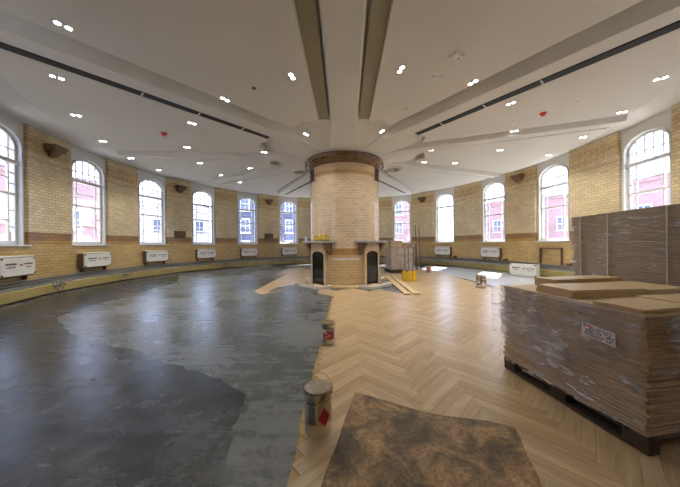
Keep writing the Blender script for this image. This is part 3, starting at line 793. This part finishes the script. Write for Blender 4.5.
shaft.data.shade_smooth() if hasattr(shaft.data, 'shade_smooth') else None
# fireplace faces
FHW = RC * math.sin(math.radians(HW)) + .02; FD = 1.31
OHW, OB, OS, OT = .30, .06, 1.07, 1.19
def fireface():
    m = MB(); y = -FD
    ar = [(OHW * math.cos(PI * k / 10), OS + (OT - OS) * math.sin(PI * k / 10)) for k in range(11)]
    def q(pts): m.face([(x, y, z) for x, z in pts], [(x, z) for x, z in pts])
    q([(-FHW, 0), (-OHW, 0), (-OHW, OS), (-FHW, OS)]); q([(OHW, 0), (FHW, 0), (FHW, OS), (OHW, OS)]); q([(-OHW, 0), (OHW, 0), (OHW, OB), (-OHW, OB)])
    for (x0, z0), (x1, z1) in zip(ar, ar[1:]): q([(x1, z1), (x0, z0), (x0 * FHW / OHW, 1.45), (x1 * FHW / OHW, 1.45)])
    q([(OHW, OS), (FHW, OS), (FHW, 1.45)]); q([(-OHW, OS), (-FHW, OS), (-FHW, 1.45)])
    for sx in (-1, 1): m.face([(sx * FHW, y, 0), (sx * FHW, -1.0, 0), (sx * FHW, -1.0, 1.45), (sx * FHW, y, 1.45)], [(0, 0), (.2, 0), (.2, 1.45), (0, 1.45)])
    prof = [(-OHW, OB)] + ar[::-1] + [(OHW, OB)]
    m2 = MB()
    for (x0, z0), (x1, z1) in zip(prof, prof[1:]): m2.face([(x0, y, z0), (x1, y, z1), (x1, y + .4, z1), (x0, y + .4, z0)])
    m2.face([(-OHW, y, OB), (OHW, y, OB), (OHW, y + .4, OB), (-OHW, y + .4, OB)])
    m2.face([(x, y + .4, z) for x, z in prof])
    m3 = MB(); m3.face([(x, y + .03, z) for x, z in prof])
    return m, m2, m3
for az in FA:
    near = abs(az) < 90
    fp = bpy.data.objects.new('fireplace', None); C.objects.link(fp); fp.parent = col; fp.rotation_euler = (0, 0, math.radians(az))
    a, b, c = fireface()
    obj('brick_surround', a, M_sur, fp); fb = obj('firebox', b, M_black, fp)
    obj('glass_screen', c, M_fireglass, fp)
    m = MB(); prof = [(-.78, 0)]
    m.prism([(-.68, -1.08), (-.68, -1.44), (-.60, -1.52), (.60, -1.52), (.68, -1.44), (.68, -1.08), (.5, -1.12), (-.5, -1.12)], 1.47, 1.54); obj('mantel_shelf', m, M_stone, fp, bevel=.012)
    for sx in (-1, 1):
        m = MB(); x = sx * .47
        m.box((x, -1.25, 1.42), (.17, .36, .10)); m.box((x, -1.22, 1.31), (.155, .28, .12)); m.box((x, -1.18, 1.20), (.14, .20, .12)); m.box((x, -1.14, 1.11), (.12, .14, .08)); obj('mantel_corbel', m, M_terra, fp, bevel=.012)
    m = MB()
    m.prism([(-.50, -1.62), (.50, -1.62), (.60, -1.28), (.68, -1.30), (.56, -1.72), (-.56, -1.72), (-.68, -1.30), (-.60, -1.28)], .0, .10); obj('hearth_kerb', m, M_kerb, fp, bevel=.01)
    m = MB(); m.prism([(-.50, -1.62), (.50, -1.62), (.58, -1.2), (-.58, -1.2)], 0, .02); obj('hearth_slab', m, M_screed, fp)
# plinth ring, lower arc between the fireplaces
m = MB(); m.lathe([(1.27, 0), (1.33, 0), (1.33, .05), (1.30, .07), (1.27, .07)], 72); obj('plinth', m, M_col, col, smooth=True)
# bevel ring below the shaft top: moulded terracotta crown
m = MB(); m.lathe([(1.27, 4.10), (1.31, 4.11), (1.31, 4.14), (1.35, 4.17), (1.35, 4.20), (1.40, 4.24), (1.46, 4.30), (1.47, 4.36), (1.44, 4.37), (1.44, 4.41), (1.30, 4.42)], 72); obj('crown_moulding', m, M_terra, col, smooth=True)
m = MB()
for k in range(44):
    x, y = polar(k * 360 / 44, 1.435); m.box((x, y, 4.275), (.075, .05, .05), math.radians(k * 360 / 44))
obj('crown_dentils', m, M_terra, col, bevel=.008)
for az in (-63, 63, 153, -153):
    m = MB(); x, y = polar(az, RC + .0); m.box((x, y, 3.86), (.30, .05, .44), math.radians(az)); g = obj('grille_frame', m, M_grill, col)
    m = MB()
    for k in range(9): m.box((polar(az, RC + .035)[0], polar(az, RC + .035)[1], 3.68 + k * .044), (.25, .03, .012), math.radians(az))
    obj('grille_slat', m, M_black, g)
# pale lettering strip between the fireplaces
m = MB(); r_ = random.Random(2); a = -20.0
while a < 20:
    w = r_.choice((1.2, 1.8, 2.3)); x, y = polar(a + w / 2, RC + .004)
    m.box((x, y, .94), (2 * RC * math.sin(math.radians(w * .42)), .012, .055), math.radians(a + w / 2)); a += w + .25
obj('inscription', m, M_label, col)
# things on the left mantel
mp = Matrix.Rotation(math.radians(-45), 4, 'Z'); base = Vector((CX, CY, 0))
def onmantel(x, y): return base + mp @ Vector((x, y, 1.54))
q = onmantel(.22, -1.38); t = thing('garland', 'golden heap of dried foliage lying on the left mantel shelf', 'garland', q, math.radians(-45))
rr = random.Random(5)
m = MB()
for k in range(9):
    x = -.32 + .08 * k; hh = .6 + 1.1 * math.sin(PI * (k + .5) / 9); m.lathe([(.01, 0), (.06, .02), (.07, .07 * hh), (.04, .12 * hh), (.0, .14 * hh)], 8, (x, rr.uniform(-.03, .03), 0))
obj('foliage_mass', m, M_rope, t, smooth=True)
for k in range(14):
    a = rr.uniform(0, 6.28); x = rr.uniform(-.3, .3); m = MB(); m.tube([(x, 0, .1), (x + .05 * math.cos(a), .05 * math.sin(a), .17), (x + .1 * math.cos(a), .06 * math.sin(a), .2 + rr.uniform(0, .04))], [.012, .02, .003], 6); obj('leaf', m, M_rope, t)
q = onmantel(-.56, -1.38); t = thing('bottle', 'small pale bottle at the left end of the left mantel shelf', 'bottle', q)
m = MB(); m.lathe([(.04, 0), (.045, .02), (.045, .11), (.02, .16), (.018, .2)], 14); obj('bottle_body', m, M_bottle, t, smooth=True)
m = MB(); m.lathe([(.022, .2), (.022, .23), (.0, .23)], 12); obj('cap', m, M_grill, t)

# ------------------------------------------------------------------ tins and cans
def tin(label, loc, r, h, rz=0, handle=True):
    t = thing('paint_tin', label, 'tin', loc, rz)
    m = MB(); m.lathe([(r * .97, 0), (r, .006), (r, .012), (r * .975, .018), (r * .975, h * .30), (r * .985, h * .305), (r * .975, h * .31), (r * .975, h * .74), (r * .99, h * .745), (r * .975, h * .76), (r * .975, h * .93), (r * 1.02, h * .95), (r * 1.03, h * .975), (r * 1.0, h)], 48); obj('body', m, M_tin, t, smooth=True)
    m = MB(); m.lathe([(r * 1.02, h * .985), (r * 1.01, h * 1.0), (r * .93, h), (r * .92, h - .012), (r * .6, h - .014), (r * .58, h - .008), (r * .3, h - .008), (r * .28, h - .013), (0, h - .013)], 48); obj('lid', m, M_tin2, t, smooth=True)
    if handle:
        pts = [(r * 1.03 * math.cos(a), r * 1.0 * math.sin(a) * .3 + r * .75 * math.sin(a), h * .9 + r * .75 * math.sin(a)) for a in [PI * k / 12 for k in range(13)]]
        m = MB(); m.tube(pts, .0022, 6); obj('handle', m, M_frame, t, smooth=True)
        for sx in (-1, 1):
            m = MB(); m.box((sx * r * 1.0, 0, h * .9), (.014, .03, .03)); obj('handle_ear', m, M_tin, t)
    return t
def patch(m, r, a0, a1, z0, z1, k=10, diamond=False, ang=0):
    """curved sticker on a cylinder, angles in degrees from the -y side"""
    for i in range(k):
        for_ = []
        b0, b1 = a0 + (a1 - a0) * i / k, a0 + (a1 - a0) * (i + 1) / k
        if diamond:
            c = (z0 + z1) / 2; hh = (z1 - z0) / 2; f0 = 1 - abs(2 * i / k - 1); f1 = 1 - abs(2 * (i + 1) / k - 1); zz = (c - hh * f0, c - hh * f1, c + hh * f1, c + hh * f0)
        else: zz = (z0, z0, z1, z1)
        p0, p1 = polar(b0, r), polar(b1, r)
        m.face([(*p0, zz[0]), (*p1, zz[1]), (*p1, zz[2]), (*p0, zz[3])])
bx, by = place(318, 433)
t1 = tin('large bare metal tin with a red hazard diamond, nearest on the parquet edge', (bx, by + .02, .0115), .107, .335, 0)
m = MB(); patch(m, .1075, 6, 60, .085, .225, 12, True); dlab = obj('hazard_label', m, M_red, t1)
m = MB(); patch(m, .1082, 29, 45, .155, .172, 4); patch(m, .1082, 33, 41, .172, .186, 3); obj('flame_symbol', m, M_ink, dlab)
m = MB(); patch(m, .1082, 33, 41, .108, .120, 3); obj('class_mark', m, M_ink, dlab)
bx, by = place(328, 345)
t2 = tin('smaller metal tin with a white and red label, behind the large tin', (bx, by + .06, .0115), .108, .30, math.radians(0), handle=False)
m = MB(); patch(m, .1095, -88, 82, .075, .215, 20); lb = obj('label_band', m, M_label, t2)
m = MB()
K = 10
for i in range(K):
    b0, b1 = -38 + 88 * i / K, -38 + 88 * (i + 1) / K
    h0, h1 = .09 + .11 * abs(i / K - .35) + .03, .09 + .11 * abs((i + 1) / K - .35) + .03
    p0, p1 = polar(b0, .1102), polar(b1, .1102); m.face([(*p0, .082), (*p1, .082), (*p1, h1 + .03), (*p0, h0 + .03)])
obj('red_print', m, M_red, lb)
m = MB(); patch(m, .1102, -12, 14, .175, .198, 6); patch(m, .1104, -70, -60, .09, .2, 3); obj('dark_print', m, M_ink, lb)
m = MB(); patch(m, .1108, -20, 2, .11, .125, 4); patch(m, .1108, 5, 22, .12, .15, 4); obj('pale_print', m, M_label, lb)
bx, by = place(481, 288)
t3 = tin('metal tin with a red diamond on the far parquet edge right of the column', (bx, by, .0115), .155, .40, 0, handle=False)
m = MB(); patch(m, .1555, 20, 78, .12, .28, 8, True); obj('hazard_label', m, M_red, t3)
m = MB(); patch(m, .1555, -70, -50, .1, .13, 3); patch(m, .1555, -70, -50, .28, .31, 3); obj('dark_print', m, M_ink, t3)
t4 = tin('small far tin with a red label, by the right wall pipes', (4.05, 12.1, .0115), .13, .36, 0, handle=False)
m = MB(); patch(m, .1305, -40, 10, .10, .22, 8); obj('red_label', m, M_red, t4)
# yellow jerry cans
jc = None
JP = [(2.24, 9.50, .1, 'left one'), (2.42, 9.40, -.1, 'middle one'), (2.60, 9.46, .12, 'right one')]
for x, y, rz, w in JP:
    if jc is None:
        jc = thing('jerry_can', '', 'canister', group='yellow canisters by the column')
        m = MB(); m.prism([(-.08, -.055), (-.065, -.07), (.065, -.07), (.08, -.055), (.08, .055), (.065, .07), (-.065, .07), (-.08, .055)], 0, .34); m.prism([(-.06, -.05), (.06, -.05), (.06, .05), (-.06, .05)], .34, .37); obj('can_body', m, M_yellow, jc, bevel=.012)
        m = MB(); m.tube([(.0, 0, .36), (.0, 0, .42), (.06, 0, .42), (.065, 0, .36)], .013, 8); obj('can_handle', m, M_yellow, jc, smooth=True)
        m = MB(); m.lathe([(.024, 0), (.024, .035), (0, .035)], 12, (-.045, 0, .37)); obj('cap', m, M_cap, jc)
        o = jc
    else: o = dup(jc)
    o.location = (x, y, .0115); o.rotation_euler = (0, 0, rz); o['label'] = 'yellow plastic canister beside the column hearth, ' + w

# ------------------------------------------------------------------ pallets of boards
def pallet_part(parent, w, d):
    p = bpy.data.objects.new('pallet', None); C.objects.link(p); p.parent = parent
    for x in (.05, w / 2, w - .05):
        m = MB(); m.box((x, d / 2, .018), (.10, d, .022)); obj('bottom_board', m, M_pallet, p)
        for y in (.07, d / 2, d - .07):
            m = MB(); m.box((x, y, .068), (.10, .14, .078)); obj('block', m, M_pallet, p)
    for k in range(7):
        y = .05 + (d - .1) * k / 6; m = MB(); m.box((w / 2, y, .118), (w, .10, .022)); obj('deck_board', m, M_pallet, p)
    return p
def stack(parent, w, d, z0, z1, th, mt, jit, seed, name='board_layer'):
    r = random.Random(seed); z = z0; k = 0
    while z < z1 - 1e-4:
        h = min(th, z1 - z)
        jx, jy = r.uniform(-jit, jit), r.uniform(-jit, jit)
        m = MB(); mg = r.uniform(0, jit)
        m.box((w / 2 + jx, d / 2 + jy, z + h / 2), (w - mg, d - mg, h - .0022))
        # board joints in the layer as thin offset pieces
        obj(name, m, mt, parent); z += h; k += 1
ANG = math.radians(9.0)
# near pallet, local x = along width (right), y = depth
c0 = Vector(place(640, 452))
ORG = Vector((2.005, 1.66)); 
near = thing('board_pallet', 'shrink wrapped pallet of oak flooring boards at the right foreground', 'pallet load', (ORG.x, ORG.y, .011), ANG)
WN, DN = 1.30, 1.22
pallet_part(near, WN, DN)
stack(near, WN, DN, .13, .925, .0165, M_boardside, .014, 3)
m = MB(); m.box((WN / 2, DN / 2, .934), (WN, DN, .016)); obj('top_board', m, M_board, near)
# film: wavy sheets on left (x=0) and front (y=0) faces
def filmsheet(w, h, z0, fn, seed, nx=60, nz=40, amp=.012):
    from mathutils import noise
    m = MB(); g = {}
    for i in range(nx + 1):
        for j in range(nz + 1):
            a, b = w * i / nx, z0 + h * j / nz
            k = noise.noise(Vector((a * 7 + seed, b * 9, seed))) + .5 * noise.noise(Vector((a * 19 + seed, b * 23, 2)))
            g[i, j] = fn(a, b, .006 + amp * (1 + k) * .5)
    vs = [g[i, j] for i in range(nx + 1) for j in range(nz + 1)]
    fs = [(i * (nz + 1) + j, (i + 1) * (nz + 1) + j, (i + 1) * (nz + 1) + j + 1, i * (nz + 1) + j + 1) for i in range(nx) for j in range(nz)]
    m.add(vs, fs); return m
m = filmsheet(DN + .02, .83, .13, lambda a, b, e: (-.012 - e - .03 * max(0, a / DN - .55), a, b), 1.0, amp=.03); obj('plastic_wrap', m, M_film, near, smooth=True)
m = filmsheet(WN, .83, .13, lambda a, b, e: (a, -.012 - e, b), 4.0, amp=.02); obj('plastic_wrap', m, M_film2, near, smooth=True)
m = filmsheet(DN - .02, 1.0, 0.0, lambda a, b, e: (-.022 - e, a + .01, (.40 + .10 * math.sin(a * 6) - .05 * a) * (1 - b) + b * .952), 2.5, amp=.04); obj('plastic_wrap', m, M_haze, near, smooth=True)
m = filmsheet(WN - .1, 1.0, 0.0, lambda a, b, e: (a + .09, -.02 - e, (.72 - .42 * a + .05 * math.sin(a * 9)) * (1 - b) + b * .95), 7.5, amp=.04); obj('plastic_wrap', m, M_haze, near, smooth=True)
# loose flap hanging at the far left corner
m = filmsheet(.2, .52, .42, lambda a, b, e: (-.02 - a * .35 - e, DN - .1 + a * .8, b), 6.0, 14, 30, .03); obj('wrap_flap', m, M_film, near, smooth=True)
# delivery label on the left face (skewed)
lm = MB(); ink = MB(); rd = MB()
def LP(u, v, e=0):  # u along the face toward the camera, v up
    y = .36 - u; z = .70 + v - u * .12
    return (-.055 - e, y, z)
Lw, Lh = .22, .10
lm.face([LP(0, 0), LP(Lw, 0), LP(Lw, Lh), LP(0, Lh)]); lm.face([LP(0, 0, -.001), LP(0, Lh, -.001), LP(Lw, Lh, -.001), LP(Lw, 0, -.001)])
def lq(mm, u0, v0, u1, v1): mm.face([LP(u0, v0, .0015), LP(u1, v0, .0015), LP(u1, v1, .0015), LP(u0, v1, .0015)])
r_ = random.Random(8)
for row, (v0, v1) in enumerate(((.012, .022), (.028, .034), (.042, .056), (.064, .072), (.08, .088))):
    u = .012
    while u < Lw - .02:
        l = r_.uniform(.008, .028)
        if r_.random() < .8 and not (row == 4 and u < .09): lq(ink, u, v0, u + l, v1)
        u += l + .006
lq(rd, .035, .078, .075, .092); lq(ink, .012, .078, .03, .094)
lo = obj('delivery_label', lm, M_label, near); obj('printed_text', ink, M_ink, lo); obj('red_logo', rd, M_red, lo)
# loose board bundles on the near pallet: world positions
Rz = Matrix.Rotation(ANG, 2)
def toworld(x, y): q = Rz @ Vector((x, y)); return (ORG.x + q.x, ORG.y + q.y)
bundles = [  # local x0,y0,w,d, rz, n, label
    (.03, .50, .70, .36, -4, 5, 'middle left bundle'),
    (.79, .46, .50, .44, 0, 4, 'right middle bundle'),
    (.38, .97, .9, .22, 0, 6, 'far edge bundle'),
    (.02, .03, .50, .30, 2, 2, 'near corner pair'),
    (.55, .04, .73, .36, 0, 2, 'near right pair')]
for x0, y0, w, d, rz, n_, lab in bundles:
    first = None
    for k in range(n_):
        m = MB(); m.box((w / 2, d / 2, .0075), (w, d, .0135)); m.box((w / 2, d / 2, .004), (w + .008, d - .01, .005))
        wx, wy = toworld(x0 + rnd.uniform(-.006, .006), y0 + rnd.uniform(-.006, .006))
        o = obj('oak_board', m, M_board, loc=(wx, wy, .011 + .9425 + k * .0145), rz=ANG + math.radians(rz + rnd.uniform(-.5, .5)))
        ords = ['lowest', 'second up', 'third up', 'fourth up', 'fifth up', 'sixth up']
        tag(o, 'flat oak board on the wrapped pallet, %s, %s' % (lab, 'topmost' if k == n_ - 1 else ords[k]), 'board', 'loose oak boards on the near pallet')

# tall far stack
fs = thing('board_stack', 'tall dark stack of strapped and wrapped planks behind the near pallet', 'pallet load', (3.42, 2.25, .011), math.radians(-7.7))
WF, DF = 1.25, 1.78
pallet_part(fs, WF, DF)
r_ = random.Random(12); z = .13; kx = 0
while z < 1.80:
    band = int((z - .13) / .17) % 2
    m = MB(); j = r_.uniform(-.008, .008) + (.012 if band else -.01); th = .0265
    m.box((WF / 2, DF / 2 + j * 1.6, z + th / 2), (WF, DF + j, th - .003)); obj('plank_layer', m, M_boardside2, fs); z += th
m = filmsheet(DF + .03, 1.66, .14, lambda a, b, e: (-.004 - e, a, b), 9.0, 60, 60, .02); obj('plastic_wrap', m, M_film2, fs, smooth=True)
m = filmsheet(WF, 1.66, .14, lambda a, b, e: (a, DF + .02 + e, b), 12.0, 30, 30, .02); obj('plastic_wrap', m, M_film2, fs, smooth=True)
for y in (.42, 1.12, 1.58):
    m = MB(); m.box((-.036, y, .97), (.006, .013, 1.68)); m.box((WF / 2, y, 1.812), (WF + .07, .013, .004)); obj('strap', m, M_strap, fs)

# wrapped crate, metal props behind the column
cr = thing('wrapped_crate', 'plastic wrapped crate of materials behind the column on the right', 'crate', (2.7, 12.6, .011), math.radians(8))
m = MB(); m.box((0, 0, .07), (1.2, 1.0, .12)); obj('pallet_base', m, M_pallet, cr)
stack_e = bpy.data.objects.new('contents', None); C.objects.link(stack_e); stack_e.parent = cr
m = MB(); m.box((0, 0, .66), (1.10, .9, 1.02)); obj('carton', m, noisy('carton_brown', (.36, .25, .16), (.5, .38, .27), 3, (.6, .8)), stack_e, bevel=.03)
m = MB(); m.box((-.2, 0, 1.38), (.6, .5, .38)); obj('small_carton', m, M_boardside, stack_e, bevel=.02)
from mathutils import noise as _n
m = MB(); NS = 40
vs = []
for j in range(14):
    z = .12 + j * .085
    for k in range(NS):
        a = 2 * PI * k / NS; c, s_ = math.cos(a), math.sin(a); e = max(abs(c) / .6, abs(s_) / .5); d = 1 / e + .03 + .03 * _n.noise(Vector((c * 4, s_ * 4, z * 5)))
        vs.append((c * d, s_ * d, z))
m.add(vs, [(j * NS + k, j * NS + (k + 1) % NS, (j + 1) * NS + (k + 1) % NS, (j + 1) * NS + k) for j in range(13) for k in range(NS)]); obj('plastic_wrap', m, film('crate_film', .22, 5), cr, smooth=True)
pr = None
for k, (x, y, h, lean, w) in enumerate(((2.78, 11.75, 1.25, .05, 'leftmost'), (2.98, 11.70, 1.35, -.02, 'second from left'), (3.16, 11.72, 1.30, .04, 'third from left'), (3.34, 11.75, 1.45, -.03, 'rightmost short one'))):
    t = thing('steel_prop', 'thin dark steel prop in front of the wrapped crate, ' + w, 'prop', (x, y, .011), 0, 'steel props by the crate')
    m = MB(); m.tube([(0, 0, .0), (lean, .05, h)], .016, 8); obj('tube', m, M_darkpipe, t, smooth=True)
    m = MB(); m.box((0, 0, .005), (.12, .12, .01)); obj('foot_plate', m, M_darkpipe, t)
    m = MB(); m.tube([(lean * .5 - .05, .02, h * .55), (lean * .5 + .05, .02, h * .6)], .01, 6); obj('pin', m, M_tin, t)
    m = MB(); m.box((lean, .05, h), (.07, .07, .03)); obj('head_plate', m, M_chrome, t)
for k, (x, y, h, w) in enumerate(((3.55, 12.3, 2.35, 'left'), (3.72, 12.3, 2.30, 'right'))):
    m = MB(); m.tube([(x, y, .011), (x - .05, y + .12, h)], .022, 8)
    tag(obj('scaffold_pole', m, M_darkpipe, smooth=True), 'tall dark scaffold pole right of the wrapped crate, %s one' % w, 'pole', 'scaffold poles')
for k in range(5):
    a = rnd.uniform(-.3, .3); m = MB(); m.box((0, 0, .02), (.75, .07, .04))
    o = obj('timber_offcut', m, M_board, loc=(2.95 + .09 * k - .2, 11.12 - .02 * k, .05 + k * .045), rz=.9 + a * 2); o.rotation_euler = (0, math.radians(4 * (k - 2)), .5 + a * 3)
    o.location.z = .012 + .042 * k; o.rotation_euler = (0, 0, .6 + a * 3)
    tag(o, 'short timber offcut piled before the steel props, ' + ['bottom of the pile', 'second from the bottom', 'third in the pile', 'fourth in the pile', 'top of the pile'][k], 'timber', 'timber offcuts')

# ------------------------------------------------------------------ outside
M_ext = noisy('outside_ground', (.25, .25, .25), (.35, .35, .34), 1, (.8, .9))
m = MB(); m.box((0, 8, -.9), (160, 160, .4)); obj('floor.005', m, M_ext, kind='structure')
M_rb = noisy('red_brick', (.28, .165, .165), (.39, .26, .255), 4, (.7, .9)); M_db = noisy('shade_blue_brick', (.05, .06, .10), (.09, .10, .16), 4, (.7, .9)); M_cb = noisy('cream_render', (.6, .55, .5), (.7, .66, .6), 2, (.7, .9)); M_slate = noisy('slate', (.16, .20, .30), (.24, .28, .38), 5, (.5, .7)); M_pane = mat('dark_pane', (.10, .13, .2), .1)  # the dark blue brick has the building's shade in its colour
def building(az, dist, w, d, h, mt, lab, roof=True):
    a = math.radians(az); x, y = dist * math.sin(a), 9.8 + dist * math.cos(a); rz = -a
    t = thing('building', lab, 'building', (x, y, -.7), rz, None)
    m = MB(); m.box((0, d / 2, h / 2), (w, d, h)); m.box((0, -.06, 3.9), (w, .14, .18)); m.box((0, -.08, h - .2), (w, .2, .3)); obj('wall', m, mt, t)
    if roof:
        m = MB(); o_ = .3
        vs = [(-w / 2 - o_, -o_, h), (w / 2 + o_, -o_, h), (w / 2 + o_, d + o_, h), (-w / 2 - o_, d + o_, h), (-w / 2 + 1, d / 2, h + 2), (w / 2 - 1, d / 2, h + 2)]
        m.add(vs, [(0, 1, 5, 4), (2, 3, 4, 5), (1, 2, 5), (3, 0, 4), (0, 3, 2, 1)]); obj('roof', m, M_slate, t)
    n = int(w / 2.2)
    for fl in range(int(h / 2.9)):
        for k in range(n):
            x = -w / 2 + w * (k + .5) / n; z = 1.7 + fl * 2.7
            m = MB()
            for (cx_, cz, ww, hh) in ((-.48, 0, .12, 1.7), (.48, 0, .12, 1.7), (0, .85, 1.08, .14), (0, -.85, 1.2, .14), (0, 0, .9, .06), (0, 0, .05, 1.6)): m.box((x + cx_, -.05, z + cz), (ww, .14, hh))
            f = obj('window', m, M_white, t); m = MB(); m.box((x, -.015, z), (.9, .04, 1.65)); obj('pane', m, M_pane, f)
    return t
building(-122, 20, 10, 6, 11, M_rb, 'red brick building seen through the nearest left window')
building(-94, 24, 9, 6, 7.4, M_rb, 'red brick house with slate roof seen through the second left window')
building(-66, 26, 9, 6, 8, M_rb, 'brick building seen through the third left window')
building(-46, 30, 9, 6, 7.2, M_cb, 'pale building with blue slate roof seen through the fourth left window')
building(-24, 24, 8, 6, 11.0, M_db, 'tall brick block in painted shade seen through the dark window left of the column')
building(12, 28, 11, 6, 9.5, M_rb, 'brick house behind the window right of the column')
building(42, 34, 14, 6, 8, M_rb, 'long brick building seen through the two bright windows right of the column', True)
building(76, 28, 13, 6, 7.6, M_rb, 'brick building seen through the window left of the dark plank stack')
building(106, 22, 10, 6, 8, M_rb, 'red brick building seen through the rightmost window')

# ------------------------------------------------------------------ light, camera
w = bpy.data.worlds.new('sky'); sc.world = w; w.use_nodes = True; nt = w.node_tree; nt.nodes.clear()
o_ = nt.nodes.new('ShaderNodeOutputWorld'); bg = nt.nodes.new('ShaderNodeBackground'); bg.inputs[0].default_value = (.53, .67, 1.0, 1); bg.inputs[1].default_value = 4.0
nt.links.new(bg.outputs[0], o_.inputs[0])
sl = bpy.data.lights.new('sun', 'SUN'); sl.energy = 30; sl.angle = math.radians(.6); sl.color = (1, .95, .88)
so = bpy.data.objects.new('sun', sl); C.objects.link(so)
el, az = math.radians(53), math.radians(37)
d = Vector((math.sin(az) * math.cos(el), math.cos(az) * math.cos(el), math.sin(el)))   # toward the sun
so.rotation_euler = d.to_track_quat('Z', 'Y').to_euler()
cam = bpy.data.cameras.new('camera'); cam.sensor_width = 36; cam.lens = 36 * FPX / 680; cam.shift_x = -5 / 680; cam.clip_start = .02; cam.clip_end = 300
co = bpy.data.objects.new('camera', cam); C.objects.link(co); co.location = (0, 0, CAMH)
co.rotation_euler = (PI / 2, 0, 0)
co.rotation_euler = (Matrix.Rotation(PI / 2, 3, 'X') @ Matrix.Rotation(-ROLL, 3, 'Z')).to_euler()
sc.camera = co
sc.view_settings.view_transform = 'Standard'; sc.view_settings.look = 'None'; sc.view_settings.gamma = 1; sc.view_settings.exposure = 0.66
sc.view_settings.use_curve_mapping = False
sc.cycles.max_bounces = 8; sc.cycles.diffuse_bounces = 5; sc.cycles.transparent_max_bounces = 12
sc.cycles.use_denoising = True
sc.cycles.sample_clamp_indirect = 6
